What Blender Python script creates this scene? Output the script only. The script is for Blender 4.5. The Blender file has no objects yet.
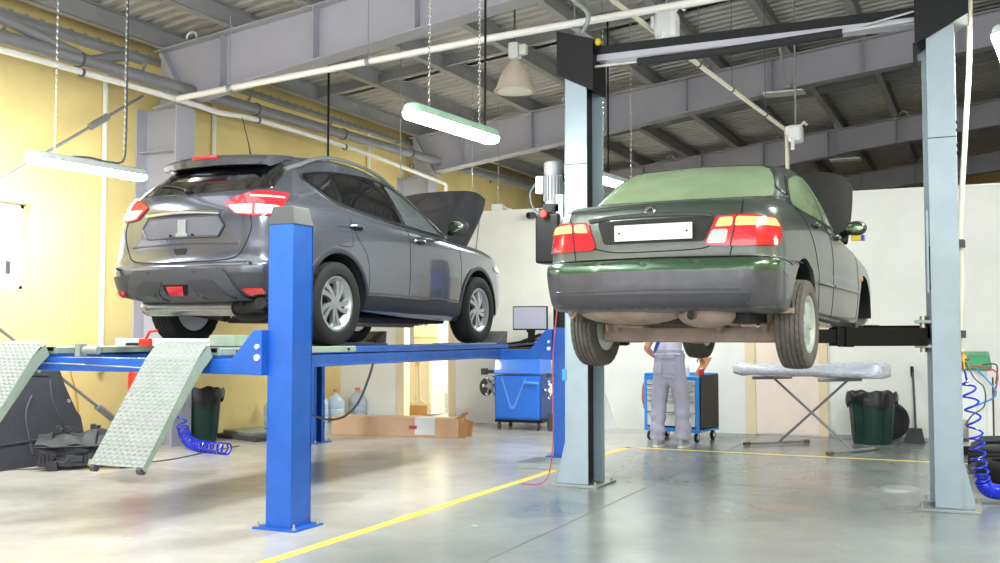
import bpy, bmesh, math, random
from mathutils import Vector, Matrix
from mathutils.bvhtree import BVHTree
random.seed(7)
PI = math.pi
SC = bpy.context.scene
COL = SC.collection

# ------------------------------------------------------------------ materials
def srgb(r, g, b):
    f = lambda c: (c/255/12.92) if c/255 <= .04045 else ((c/255+.055)/1.055)**2.4
    return (f(r), f(g), f(b))

def mat(name, col, rough=.5, metal=0., var=.0, scale=6., bump=0., bscale=40., coat=0., emit=None, estr=0., col2=None, spec=.5, alpha=1., trans=0.):
    m = bpy.data.materials.new(name); m.use_nodes = True
    nt = m.node_tree; b = nt.nodes['Principled BSDF']
    c = srgb(*col)
    b.inputs['Base Color'].default_value = (*c, 1)
    b.inputs['Roughness'].default_value = rough
    b.inputs['Metallic'].default_value = metal
    b.inputs['Specular IOR Level'].default_value = spec
    b.inputs['Coat Weight'].default_value = coat
    b.inputs['Coat Roughness'].default_value = .04
    b.inputs['Alpha'].default_value = alpha
    b.inputs['Transmission Weight'].default_value = trans
    if emit:
        b.inputs['Emission Color'].default_value = (*srgb(*emit), 1)
        b.inputs['Emission Strength'].default_value = estr
    tc = nt.nodes.new('ShaderNodeTexCoord')
    if var > 0 or col2:
        n = nt.nodes.new('ShaderNodeTexNoise'); n.inputs['Scale'].default_value = scale
        n.inputs['Detail'].default_value = 6; n.inputs['Roughness'].default_value = .6
        nt.links.new(tc.outputs['Object'], n.inputs['Vector'])
        r = nt.nodes.new('ShaderNodeValToRGB')
        c2 = srgb(*col2) if col2 else tuple(x*(1-var) for x in c)
        c1 = c if col2 else tuple(min(1, x*(1+var*.6)) for x in c)
        r.color_ramp.elements[0].position = .35; r.color_ramp.elements[1].position = .65
        r.color_ramp.elements[0].color = (*c2, 1); r.color_ramp.elements[1].color = (*c1, 1)
        nt.links.new(n.outputs['Fac'], r.inputs['Fac'])
        nt.links.new(r.outputs['Color'], b.inputs['Base Color'])
    if bump > 0:
        n2 = nt.nodes.new('ShaderNodeTexNoise'); n2.inputs['Scale'].default_value = bscale; n2.inputs['Detail'].default_value = 4
        nt.links.new(tc.outputs['Object'], n2.inputs['Vector'])
        bp = nt.nodes.new('ShaderNodeBump'); bp.inputs['Strength'].default_value = bump; bp.inputs['Distance'].default_value = .01
        nt.links.new(n2.outputs['Fac'], bp.inputs['Height']); nt.links.new(bp.outputs['Normal'], b.inputs['Normal'])
    return m

M = {}
M['yellow'] = mat('yellow wall paint', (232, 208, 144), .75, var=.10, scale=.9, bump=.15, bscale=18)
M['white_wall'] = mat('white wall paint', (236, 234, 230), .7, var=.05, scale=1.2, bump=.06, bscale=25)
M['steel'] = mat('grey painted steel', (172, 170, 181), .5, var=.06, scale=2.)
M['steel_light'] = mat('light painted steel', (186, 186, 192), .5, var=.06, scale=2.)
M['purlin'] = mat('purlin steel', (166, 166, 170), .42, metal=.1, var=.10, scale=3.)
M['deck'] = mat('roof deck steel', (198, 194, 190), .42, metal=.3, var=.12, scale=2.)
M['pipe_grey'] = mat('grey pipe', (142, 142, 146), .4, metal=.2, var=.08)
M['pipe_white'] = mat('white pipe', (236, 234, 230), .4)
M['blue'] = mat('blue lift paint', (24, 92, 188), .38, var=.10, scale=5., coat=.2)
M['blue_dark'] = mat('blue runway paint', (38, 84, 160), .45, var=.2, scale=9.)
M['capgrey'] = mat('grey plastic cap', (72, 72, 74), .6)
M['greyblue'] = mat('grey blue lift paint', (154, 169, 178), .42, var=.07, scale=4., coat=.15)
M['galv'] = mat('galvanised plate', (150, 156, 156), .45, metal=.35, var=.12, scale=8.)
M['plate_sage'] = mat('pale green plate', (142, 156, 142), .5, var=.12, scale=7.)
M['black'] = mat('black paint', (9, 9, 10), .45, spec=.3, var=.15, scale=8.)
M['blackrub'] = mat('black rubber', (26, 26, 28), .75, var=.15, scale=12.)
M['foam'] = mat('black foam', (40, 40, 42), .9, bump=.3, bscale=80)
M['chrome'] = mat('chrome', (225, 225, 228), .12, metal=1.)
M['alu'] = mat('machined aluminium', (172, 174, 178), .3, metal=.85, var=.05)
M['bolt'] = mat('zinc bolt', (190, 182, 160), .4, metal=.7)
M['brass'] = mat('brass', (200, 160, 80), .3, metal=.9)
M['tyre'] = mat('tyre rubber', (24, 24, 25), .8, spec=.3, var=.18, scale=10.)
M['tyre_dusty'] = mat('dusty tyre rubber', (94, 87, 81), .9, var=.2, scale=10.)
M['suv'] = mat('graphite metallic paint', (90, 92, 103), .22, metal=.6, var=.03, scale=2., coat=1.)
M['suv_dark'] = mat('dark grey plastic', (54, 54, 59), .5, var=.08)
M['suv_clad'] = mat('blue-black sill plastic', (18, 20, 30), .5, var=.08)
M['sedan'] = mat('dark green metallic paint', (56, 62, 57), .34, metal=.4, var=.14, scale=5., coat=.6)
M['sedan_dust'] = mat('dusty dark bumper paint', (80, 78, 84), .42, metal=.25, var=.16, scale=9., coat=.35)
M['mirror'] = mat('tinted mirror glass', (120, 132, 112), .08, metal=1.)
M['trim_dark'] = mat('dark window trim', (92, 94, 98), .25, metal=.8)
M['glass_dark'] = mat('dark tinted glass', (8, 8, 11), .04, spec=.8, coat=1.)
M['glass_green'] = mat('dusty green tinted glass', (136, 156, 120), .22, spec=.6, var=.08, scale=5., coat=.6)
M['glass_clear'] = mat('pale side glass', (96, 104, 108), .05, spec=.8, coat=1.)
M['lens_red'] = mat('red lens', (198, 34, 44), .15, coat=1., emit=(205, 22, 34), estr=.0)
M['lens_amber'] = mat('amber lens', (226, 194, 128), .15, coat=1.)
M['lens_clear'] = mat('clear lens', (188, 188, 184), .12, coat=1.)
M['orange_lens'] = mat('orange lens', (222, 120, 40), .2, coat=1.)
M['plate_white'] = mat('white plate', (226, 226, 224), .5)
M['under'] = mat('dusty underbody metal', (158, 138, 124), .75, var=.2, scale=7.)
M['under_dark'] = mat('dark underbody', (40, 38, 36), .8, var=.2, scale=7.)
M['arch_black'] = mat('black arch liner', (16, 16, 17), .9)
M['rail'] = mat('grey roof rail', (128, 132, 134), .35, metal=.6)
M['dull_steel'] = mat('dull exhaust steel', (158, 156, 154), .25, metal=.85, var=.15, scale=8.)
M['hoodliner'] = mat('hood underside', (70, 63, 60), .7, var=.12, scale=5.)
M['hoodliner_dk'] = mat('black hood insulation', (30, 27, 24), .9, var=.2, scale=6., bump=.4, bscale=14)
M['red'] = mat('red paint', (214, 40, 34), .4)
M['bin_green'] = mat('dark green plastic', (18, 58, 48), .45, var=.12, scale=5.)
M['liner'] = mat('black bin liner', (26, 26, 32), .3, var=.2, scale=9., bump=.7, bscale=24)
M['coil_blue'] = mat('blue polyurethane hose', (26, 52, 214), .25, coat=.5)
M['cable'] = mat('grey cable', (88, 92, 94), .6)
M['cable_red'] = mat('red hose', (190, 84, 88), .5)
M['cable_white'] = mat('white cable', (220, 220, 218), .5)
M['card'] = mat('cardboard', (226, 186, 152), .8, var=.06, scale=6.)
M['card_in'] = mat('cardboard inside', (190, 146, 96), .85)
M['paper'] = mat('white paper', (240, 240, 240), .7)
M['wood'] = mat('cream painted wood', (238, 220, 186), .5, var=.05, scale=5.)
M['rusty'] = mat('rusty plastic cap', (112, 92, 74), .7, var=.2)
M['wood_tan'] = mat('tan wood', (206, 150, 90), .55, var=.12, scale=8.)
M['door_pink'] = mat('pale pink door panel', (240, 220, 208), .6, var=.03)
M['door_trim'] = mat('beige door trim', (228, 208, 174), .6)
M['water'] = mat('pale blue water bottle', (200, 218, 236), .12, trans=.25, spec=.6)
M['bottle_cap'] = mat('pink cap', (222, 110, 96), .5)
M['screen'] = mat('grey screen', (148, 148, 166), .25, emit=(148, 148, 166), estr=.25)
M['cart_blue'] = mat('bright blue plastic', (34, 118, 230), .32, coat=.3)
M['trolley_blue'] = mat('trolley blue', (52, 142, 226), .4)
M['drawer'] = mat('silver drawer', (206, 212, 216), .4, metal=.2)
M['tarp'] = mat('dark grey panel', (52, 50, 50), .6, var=.15, scale=8.)
M['wrap'] = mat('plastic wrapped foil', (205, 208, 222), .22, metal=.25, var=.12, scale=22., bump=.9, bscale=30, coat=.6)
M['machine_green'] = mat('green machine plastic', (46, 142, 92), .4)
M['machine_white'] = mat('machine white', (232, 232, 230), .4)
M['tray_dark'] = mat('dark undertray plastic', (50, 50, 58), .6, var=.18, scale=5., bump=.25, bscale=20)
M['skin'] = mat('skin', (214, 150, 124), .5, var=.05)
M['trouser'] = mat('lavender grey workwear', (174, 170, 192), .85, var=.05, scale=8., bump=.25, bscale=14)
M['shirt'] = mat('pale workwear top', (206, 204, 220), .85, var=.05, scale=8.)
M['shirt_blue'] = mat('blue workwear panel', (48, 92, 190), .8)
M['hair'] = mat('dark brown hair', (60, 44, 34), .8, bump=.6, bscale=60)
M['shoe'] = mat('grey shoe', (170, 166, 168), .7)
M['sole'] = mat('white shoe sole', (226, 224, 224), .7)
M['lamp_white'] = mat('lamp housing', (206, 214, 214), .4)
M['lamp_green'] = mat('pale green lamp housing', (176, 216, 190), .4)
M['tube'] = mat('lit tube diffuser', (250, 252, 250), .4, emit=(246, 255, 246), estr=80.)
M['tube_soft'] = mat('lit lamp face', (250, 252, 250), .4, emit=(246, 252, 246), estr=8.)
M['bell'] = mat('cream reflector shade', (222, 206, 188), .5, var=.06)
M['bell_glass'] = mat('lamp glass', (222, 226, 216), .2)
M['plastic_white'] = mat('white plastic', (232, 232, 234), .4)
M['cream'] = mat('cream sheet metal', (232, 226, 206), .5)
M['yellow_bit'] = mat('yellow plastic', (236, 200, 40), .4)
M['label_blue'] = mat('blue sticker', (60, 150, 222), .5)
M['eye'] = mat('eye white', (235, 232, 228), .3)
M['lip'] = mat('lips', (186, 104, 96), .5)

M['pane'] = mat('bright window pane', (250, 250, 250), .1, alpha=.12)
def dusty(name, col, dust, z0, z1):
    """paint with road dust that thickens in uneven patches towards the sills"""
    m = mat(name, col, .34, metal=.4, var=.10, scale=5., coat=.5)
    nt = m.node_tree; N = nt.nodes; L = nt.links; b = N['Principled BSDF']
    src = b.inputs['Base Color'].links[0].from_socket
    tc = [n for n in N if n.type == 'TEX_COORD'][0]
    sp = N.new('ShaderNodeSeparateXYZ'); L.new(tc.outputs['Object'], sp.inputs[0])
    n = N.new('ShaderNodeTexNoise'); n.inputs['Scale'].default_value = 4.; n.inputs['Detail'].default_value = 8; n.inputs['Roughness'].default_value = .7
    L.new(tc.outputs['Object'], n.inputs['Vector'])
    a = N.new('ShaderNodeMath'); a.operation = 'MULTIPLY_ADD'; a.inputs[1].default_value = .5; L.new(n.outputs['Fac'], a.inputs[0]); L.new(sp.outputs['Z'], a.inputs[2])
    r = N.new('ShaderNodeMapRange'); r.inputs['From Min'].default_value = z1+.25; r.inputs['From Max'].default_value = z0+.25; r.inputs['To Max'].default_value = .6
    L.new(a.outputs[0], r.inputs['Value'])
    mx = N.new('ShaderNodeMix'); mx.data_type = 'RGBA'; L.new(r.outputs['Result'], mx.inputs['Factor']); L.new(src, mx.inputs['A']); mx.inputs['B'].default_value = (*srgb(*dust), 1)
    L.new(mx.outputs['Result'], b.inputs['Base Color'])
    rr = N.new('ShaderNodeMapRange'); rr.inputs['To Min'].default_value = .3; rr.inputs['To Max'].default_value = .7; L.new(r.outputs['Result'], rr.inputs['Value']); L.new(rr.outputs['Result'], b.inputs['Roughness'])
    return m
M['sedan'] = dusty('dark green metallic paint', (72, 80, 73), (138, 134, 126), .15, .95)
STAINS = [(-3.05, 7.45, .30, .42, (86, 100, 116), .5), (-1.85, 7.9, .5, .6, (96, 98, 104), .45), (-1.35, 9.9, .45, .75, (142, 118, 112), .5), (-1.45, 8.3, .22, .16, (150, 132, 104), .7),
          (-.72, 9.7, .16, .25, (200, 202, 206), .7), (-.85, 10.2, .55, .7, (98, 98, 104), .5), (-7.2, 7.6, .6, .5, (140, 130, 122), .5), (-5.5, 8.6, .5, .8, (150, 142, 134), .4), (-4.9, 7.2, .25, .4, (140, 134, 130), .4), (-6.3, 9.8, .4, .5, (150, 140, 130), .4)]
def floor_mat():
    m = bpy.data.materials.new('painted concrete'); m.use_nodes = True
    nt = m.node_tree; b = nt.nodes['Principled BSDF']; N = nt.nodes; L = nt.links
    tc = N.new('ShaderNodeTexCoord')
    n1 = N.new('ShaderNodeTexNoise'); n1.inputs['Scale'].default_value = .35; n1.inputs['Detail'].default_value = 8; n1.inputs['Roughness'].default_value = .62
    n2 = N.new('ShaderNodeTexNoise'); n2.inputs['Scale'].default_value = 1.3; n2.inputs['Detail'].default_value = 9; n2.inputs['Roughness'].default_value = .7
    L.new(tc.outputs['Object'], n1.inputs['Vector']); L.new(tc.outputs['Object'], n2.inputs['Vector'])
    r1 = N.new('ShaderNodeValToRGB')
    r1.color_ramp.elements[0].position = .32; r1.color_ramp.elements[1].position = .68
    r1.color_ramp.elements[0].color = (*srgb(118, 125, 127), 1); r1.color_ramp.elements[1].color = (*srgb(146, 150, 148), 1)
    L.new(n1.outputs['Fac'], r1.inputs['Fac'])
    r2 = N.new('ShaderNodeValToRGB')
    r2.color_ramp.elements[0].position = .30; r2.color_ramp.elements[1].position = .70
    r2.color_ramp.elements[0].color = (.76, .74, .71, 1); r2.color_ramp.elements[1].color = (1, 1, 1, 1)
    L.new(n2.outputs['Fac'], r2.inputs['Fac'])
    mx = N.new('ShaderNodeMix'); mx.data_type = 'RGBA'; mx.blend_type = 'MULTIPLY'; mx.inputs['Factor'].default_value = 1.
    L.new(r1.outputs['Color'], mx.inputs['A']); L.new(r2.outputs['Color'], mx.inputs['B'])
    # paler tone towards low x, darker grey green towards high x, noisy edge
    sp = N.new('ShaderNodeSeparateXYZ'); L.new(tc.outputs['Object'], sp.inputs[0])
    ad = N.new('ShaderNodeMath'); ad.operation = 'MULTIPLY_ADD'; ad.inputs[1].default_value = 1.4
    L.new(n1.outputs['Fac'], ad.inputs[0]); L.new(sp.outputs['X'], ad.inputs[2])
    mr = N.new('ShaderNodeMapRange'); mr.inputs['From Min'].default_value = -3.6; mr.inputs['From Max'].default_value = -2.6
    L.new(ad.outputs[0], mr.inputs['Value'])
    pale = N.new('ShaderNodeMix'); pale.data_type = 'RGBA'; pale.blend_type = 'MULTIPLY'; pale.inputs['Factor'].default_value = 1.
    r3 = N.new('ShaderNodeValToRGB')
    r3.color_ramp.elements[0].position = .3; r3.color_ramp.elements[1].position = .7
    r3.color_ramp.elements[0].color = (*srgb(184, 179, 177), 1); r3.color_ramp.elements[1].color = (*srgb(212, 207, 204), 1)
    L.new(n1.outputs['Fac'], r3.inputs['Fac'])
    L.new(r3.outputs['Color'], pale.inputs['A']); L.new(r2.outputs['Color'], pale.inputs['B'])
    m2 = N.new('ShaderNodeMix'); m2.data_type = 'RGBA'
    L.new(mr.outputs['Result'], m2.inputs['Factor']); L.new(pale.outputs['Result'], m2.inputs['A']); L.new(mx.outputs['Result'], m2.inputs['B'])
    prev = m2.outputs['Result']
    # old stains: (x, y, radius along x, along y, colour, strength)
    ns = N.new('ShaderNodeTexNoise'); ns.inputs['Scale'].default_value = 3.; ns.inputs['Detail'].default_value = 6; L.new(tc.outputs['Object'], ns.inputs['Vector'])
    for (x, y, rx, ry, c, k) in STAINS:
        mp = N.new('ShaderNodeMapping'); mp.vector_type = 'POINT'; mp.inputs['Location'].default_value = (-x/rx, -y/ry, 0); mp.inputs['Scale'].default_value = (1/rx, 1/ry, 0)
        L.new(tc.outputs['Object'], mp.inputs['Vector'])
        ln = N.new('ShaderNodeVectorMath'); ln.operation = 'LENGTH'; L.new(mp.outputs['Vector'], ln.inputs[0])
        a2 = N.new('ShaderNodeMath'); a2.operation = 'MULTIPLY_ADD'; a2.inputs[1].default_value = 1.3; L.new(ns.outputs['Fac'], a2.inputs[0]); L.new(ln.outputs['Value'], a2.inputs[2])
        r5 = N.new('ShaderNodeMapRange'); r5.inputs['From Min'].default_value = 1.75; r5.inputs['From Max'].default_value = 1.45; r5.inputs['To Max'].default_value = k
        L.new(a2.outputs[0], r5.inputs['Value'])
        mm = N.new('ShaderNodeMix'); mm.data_type = 'RGBA'; L.new(r5.outputs['Result'], mm.inputs['Factor']); L.new(prev, mm.inputs['A']); mm.inputs['B'].default_value = (*srgb(*c), 1)
        prev = mm.outputs['Result']
    L.new(prev, b.inputs['Base Color'])
    rr = N.new('ShaderNodeMapRange'); rr.inputs['To Min'].default_value = .12; rr.inputs['To Max'].default_value = .34
    L.new(n2.outputs['Fac'], rr.inputs['Value']); L.new(rr.outputs['Result'], b.inputs['Roughness'])
    bp = N.new('ShaderNodeBump'); bp.inputs['Strength'].default_value = .04
    L.new(n2.outputs['Fac'], bp.inputs['Height']); L.new(bp.outputs['Normal'], b.inputs['Normal'])
    return m
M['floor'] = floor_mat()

def line_mat():
    m = mat('worn yellow floor paint', (244, 212, 70), .5, col2=(226, 196, 96), scale=9.)
    return m
M['line'] = line_mat()

def tread_mat():
    # diamond tread plate: raised diagonal bars from object coordinates
    m = mat('tread plate', (146, 152, 149), .5, metal=.15, var=.08, scale=10.)
    nt = m.node_tree; N = nt.nodes; L = nt.links; b = N['Principled BSDF']
    tc = [n for n in N if n.type == 'TEX_COORD'][0]
    v = N.new('ShaderNodeTexVoronoi'); v.inputs['Scale'].default_value = 38.; v.inputs['Randomness'].default_value = .12
    mp = N.new('ShaderNodeMapping'); mp.inputs['Rotation'].default_value = (0, 0, .78); mp.inputs['Scale'].default_value = (.7, 1.2, 1)
    L.new(tc.outputs['Object'], mp.inputs['Vector']); L.new(mp.outputs['Vector'], v.inputs['Vector'])
    bp = N.new('ShaderNodeBump'); bp.inputs['Strength'].default_value = .75; bp.inputs['Distance'].default_value = .02; bp.invert = True
    L.new(v.outputs['Distance'], bp.inputs['Height']); L.new(bp.outputs['Normal'], b.inputs['Normal'])
    return m
M['tread'] = tread_mat()

# ------------------------------------------------------------------ mesh builder
class MB:
    def __init__(s): s.bm = bmesh.new()
    def _m(s, verts, faces, T=None):
        bv = [s.bm.verts.new((T @ Vector(v)) if T else v) for v in verts]
        for f in faces:
            try: s.bm.faces.new([bv[i] for i in f])
            except ValueError: pass
        return bv
    def box(s, c, d, rot=None, T=None):
        x, y, z = d[0]/2, d[1]/2, d[2]/2
        vs = [(-x,-y,-z),(x,-y,-z),(x,y,-z),(-x,y,-z),(-x,-y,z),(x,-y,z),(x,y,z),(-x,y,z)]
        fs = [(0,3,2,1),(4,5,6,7),(0,1,5,4),(1,2,6,5),(2,3,7,6),(3,0,4,7)]
        t = Matrix.Translation(c)
        if rot is not None: t = t @ rot
        if T is not None: t = T @ t
        s._m(vs, fs, t); return s
    def bx(s, x0, x1, y0, y1, z0, z1): return s.box(((x0+x1)/2, (y0+y1)/2, (z0+z1)/2), (abs(x1-x0), abs(y1-y0), abs(z1-z0)))
    def hexa(s, b4, t4):
        s._m(list(b4)+list(t4), [(0,3,2,1),(4,5,6,7),(0,1,5,4),(1,2,6,5),(2,3,7,6),(3,0,4,7)]); return s
    def prism(s, pts, vec, origin=None):
        n = len(pts); v = Vector(vec)
        a = [Vector(p) for p in pts]
        s._m(a + [p+v for p in a], [tuple(range(n-1,-1,-1)), tuple(range(n,2*n))] + [(i,(i+1)%n,n+(i+1)%n,n+i) for i in range(n)]); return s
    def cyl(s, p0, p1, r, seg=16, r2=None, cap=True):
        p0, p1 = Vector(p0), Vector(p1); r2 = r if r2 is None else r2
        d = (p1-p0).normalized(); u = d.orthogonal().normalized(); w = d.cross(u)
        vs = [p0+(u*math.cos(2*PI*i/seg)+w*math.sin(2*PI*i/seg))*r for i in range(seg)] + \
             [p1+(u*math.cos(2*PI*i/seg)+w*math.sin(2*PI*i/seg))*r2 for i in range(seg)]
        fs = [(i,(i+1)%seg,seg+(i+1)%seg,seg+i) for i in range(seg)]
        if cap: fs += [tuple(range(seg-1,-1,-1)), tuple(range(seg,2*seg))]
        s._m(vs, fs); return s
    def tube(s, pts, r, seg=8, cap=True):
        pts = [Vector(p) for p in pts]; n = len(pts)
        rs = r if isinstance(r, (list, tuple)) else [r]*n
        t0 = (pts[1]-pts[0]).normalized(); u = t0.orthogonal().normalized(); vs = []
        for i, p in enumerate(pts):
            t = (pts[min(i+1,n-1)]-pts[max(i-1,0)])
            t = t.normalized() if t.length > 1e-9 else t0
            u = (u - t*u.dot(t)); u = u.normalized() if u.length > 1e-6 else t.orthogonal().normalized()
            w = t.cross(u)
            vs += [p+(u*math.cos(2*PI*k/seg)+w*math.sin(2*PI*k/seg))*rs[i] for k in range(seg)]
        fs = [(i*seg+k, i*seg+(k+1)%seg, (i+1)*seg+(k+1)%seg, (i+1)*seg+k) for i in range(n-1) for k in range(seg)]
        if cap: fs += [tuple(range(seg-1,-1,-1)), tuple(range((n-1)*seg, n*seg))]
        s._m(vs, fs); return s
    def lathe(s, prof, c=(0,0,0), axis='z', seg=32, closed=False, T=None, sx=1., sy=1.):
        # prof: list of (r, h) along axis
        vs = []; n = len(prof)
        for r, h in prof:
            for k in range(seg):
                a = 2*PI*k/seg; x, y = r*math.cos(a)*sx, r*math.sin(a)*sy
                v = {'z': (x,y,h), 'x': (h,x,y), 'y': (x,h,y)}[axis]
                vs.append((v[0]+c[0], v[1]+c[1], v[2]+c[2]))
        fs = []
        m = n if closed else n-1
        for i in range(m):
            j = (i+1) % n
            for k in range(seg): fs.append((i*seg+k, i*seg+(k+1)%seg, j*seg+(k+1)%seg, j*seg+k))
        if not closed:
            if prof[0][0] > 1e-5: fs.append(tuple(range(seg-1,-1,-1)))
            if prof[-1][0] > 1e-5: fs.append(tuple(range((n-1)*seg, n*seg)))
        s._m(vs, fs, T); return s
    def ell(s, c, r, seg=16, rings=10, rot=None):
        T = Matrix.Translation(c)
        if rot is not None: T = T @ rot
        prof = [(max(1e-6, math.sin(PI*i/rings)), -math.cos(PI*i/rings)) for i in range(rings+1)]
        vs = []; 
        for q, h in prof:
            for k in range(seg):
                a = 2*PI*k/seg; vs.append((q*math.cos(a)*r[0], q*math.sin(a)*r[1], h*r[2]))
        fs = [(i*seg+k, i*seg+(k+1)%seg, (i+1)*seg+(k+1)%seg, (i+1)*seg+k) for i in range(rings) for k in range(seg)]
        s._m(vs, fs, T); return s
    def grid(s, rows):
        n, m = len(rows), len(rows[0])
        s._m([p for r in rows for p in r], [(i*m+j, i*m+j+1, (i+1)*m+j+1, (i+1)*m+j) for i in range(n-1) for j in range(m-1)]); return s
    def build(s, name, material, parent=None, smooth=True, bevel=0., angle=35, world=True, seg=2, weld=True):
        bm = s.bm
        if weld: bmesh.ops.remove_doubles(bm, verts=bm.verts, dist=1e-5)
        bmesh.ops.dissolve_degenerate(bm, dist=1e-6, edges=bm.edges)
        bmesh.ops.recalc_face_normals(bm, faces=bm.faces)
        if parent is not None and world:
            off = Vector(); p = parent
            while p is not None: off += Vector(p.location); p = p.parent
            bmesh.ops.translate(bm, vec=-off, verts=bm.verts)
        me = bpy.data.meshes.new(name); bm.to_mesh(me); bm.free()
        for m in (material if isinstance(material, (list, tuple)) else [material]): me.materials.append(m)
        if smooth:
            me.shade_smooth(); me.set_sharp_from_angle(angle=math.radians(angle))
        o = bpy.data.objects.new(name, me); COL.objects.link(o)
        if parent is not None: o.parent = parent
        if bevel > 0:
            b = o.modifiers.new('bevel', 'BEVEL'); b.width = bevel; b.segments = seg; b.limit_method = 'ANGLE'; b.angle_limit = math.radians(40); b.harden_normals = True
        return o

def tag(o, label=None, cat=None, group=None, kind=None):
    if label: o['label'] = label
    if cat: o['category'] = cat
    if group: o['group'] = group
    if kind: o['kind'] = kind
    return o
def thing(name, label, cat, loc=(0,0,0), rz=0., group=None):
    o = bpy.data.objects.new(name, None); COL.objects.link(o); o.location = loc; o.rotation_euler = (0,0,rz)
    o.empty_display_size = .1
    return tag(o, label, cat, group)
def struct(o, label=None): 
    o['kind'] = 'structure'
    if label: o['label'] = label
    return o
def part_label(o, label): o['label'] = label; return o
def copy_tree(o, parent=None):
    c = o.copy(); COL.objects.link(c)
    if parent is not None: c.parent = parent
    for ch in [k for k in COL.objects if k.parent == o]: copy_tree(ch, c)
    return c
def helix(axis_pts, r, turns, n):
    pts = []; A = [Vector(p) for p in axis_pts]; cum = [0.]
    for a, b in zip(A, A[1:]): cum.append(cum[-1]+(b-a).length)
    for i in range(n+1):
        d = cum[-1]*i/n; k = 0
        while k < len(A)-2 and d > cum[k+1]: k += 1
        t = (d-cum[k])/(cum[k+1]-cum[k]); p = A[k].lerp(A[k+1], t)
        tg = (A[min(k+2,len(A)-1)]-A[max(k-0,0)]).normalized() if t > .5 else (A[k+1]-A[max(k-1,0)]).normalized()
        up = Vector((0,0,1)) if abs(tg.z) < .9 else Vector((1,0,0))
        u = tg.cross(up).normalized(); w = tg.cross(u); a = 2*PI*turns*i/n
        pts.append(p+(u*math.cos(a)+w*math.sin(a))*r)
    return pts
def smooth_path(pts, n=8):
    P = [Vector(p) for p in pts]; out = []
    for i in range(len(P)-1):
        a, b, c, d = P[max(i-1,0)], P[i], P[i+1], P[min(i+2,len(P)-1)]
        for k in range(n):
            t = k/n
            out.append(.5*((2*b)+(c-a)*t+(2*a-5*b+4*c-d)*t*t+(3*b-a-3*c+d)*t**3))
    out.append(P[-1]); return out

# ------------------------------------------------------------------ camera
cam = bpy.data.cameras.new('camera'); co = bpy.data.objects.new('camera', cam); COL.objects.link(co)
cam.sensor_width = 36.; cam.lens = 1040*36/1000; cam.clip_start = .05; cam.clip_end = 200
co.location = (0, 0, 1.35)
co.rotation_euler = (math.radians(90+2.83), 0, math.radians(25))
SC.camera = co
SC.view_settings.view_transform = 'Standard'; SC.view_settings.look = 'None'
SC.view_settings.gamma = 1.; SC.view_settings.use_curve_mapping = False
SC.view_settings.exposure = EXPOSURE if 'EXPOSURE' in globals() else .9
w = bpy.data.worlds.new('daylight'); SC.world = w; w.use_nodes = True
bg = w.node_tree.nodes['Background']; bg.inputs['Color'].default_value = (.93, .97, 1.0, 1); bg.inputs['Strength'].default_value = 2.2

# ------------------------------------------------------------------ the hall
X0, X1, Y0, Y1 = -9.4, 9.5, -3.0, 33.0
ROOF = lambda x: 4.87 + .113*(x+8.6)        # underside of the purlins
BOT = lambda x: 4.17 + .142*(x+8.6)         # underside of the rafters
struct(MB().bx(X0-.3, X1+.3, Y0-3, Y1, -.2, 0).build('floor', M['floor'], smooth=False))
# left wall with a row of windows in the front part
def wall_with_holes(name, x0, x1, holes, ztop, m):
    b = MB(); ys = sorted({Y0, Y1, *[h[0] for h in holes], *[h[1] for h in holes]})
    for a, c in zip(ys, ys[1:]):
        hs = [h for h in holes if h[0] <= a and h[1] >= c]
        if hs:
            b.bx(x0, x1, a, c, 0, hs[0][2]); b.bx(x0, x1, a, c, hs[0][3], ztop)
        else: b.bx(x0, x1, a, c, 0, ztop)
    return struct(b.build(name, m, smooth=False))
HOLES = [(5.75, 8.06, 1.82, 2.75), (2.6, 4.9, 1.82, 2.75), (-.5, 1.8, 1.82, 2.75)]
wall_with_holes('wall_left', X0-.25, X0, HOLES, 5.0, M['yellow'])
b = MB(); b.bx(X1, X1+.25, Y0, Y1, 0, 7.1)
struct(b.build('wall_right', M['yellow'], smooth=False))
struct(MB().prism([(X0-.25,Y1,0),(X1+.25,Y1,0),(X1+.25,Y1,7.1),(X0-.25,Y1,4.97)],(0,.25,0)).build('wall_far', M['yellow'], smooth=False))
for i, (a, c, z0, z1) in enumerate(HOLES):
    f = MB()
    for (ya, yb, za, zb) in ((a, a+.05, z0, z1), (c-.05, c, z0, z1), (a, c, z0, z0+.05), (a, c, z1-.05, z1), ((a+c)/2-.03, (a+c)/2+.03, z0, z1)):
        f.bx(X0-.18, X0-.1, ya, yb, za, zb)
    w_ = struct(f.build('window_%d' % (i+1), M['plastic_white'], bevel=.004))
    MB().bx(X0-.145, X0-.135, a+.05, c-.05, z0+.05, z1-.05).build('pane', M['pane'], w_, smooth=False)
    hd = MB(); hd.bx(X0-.1, X0-.07, (a+c)/2+.93, (a+c)/2+.97, 1.98, 2.12); hd.build('handle', M['capgrey'], w_)
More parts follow.
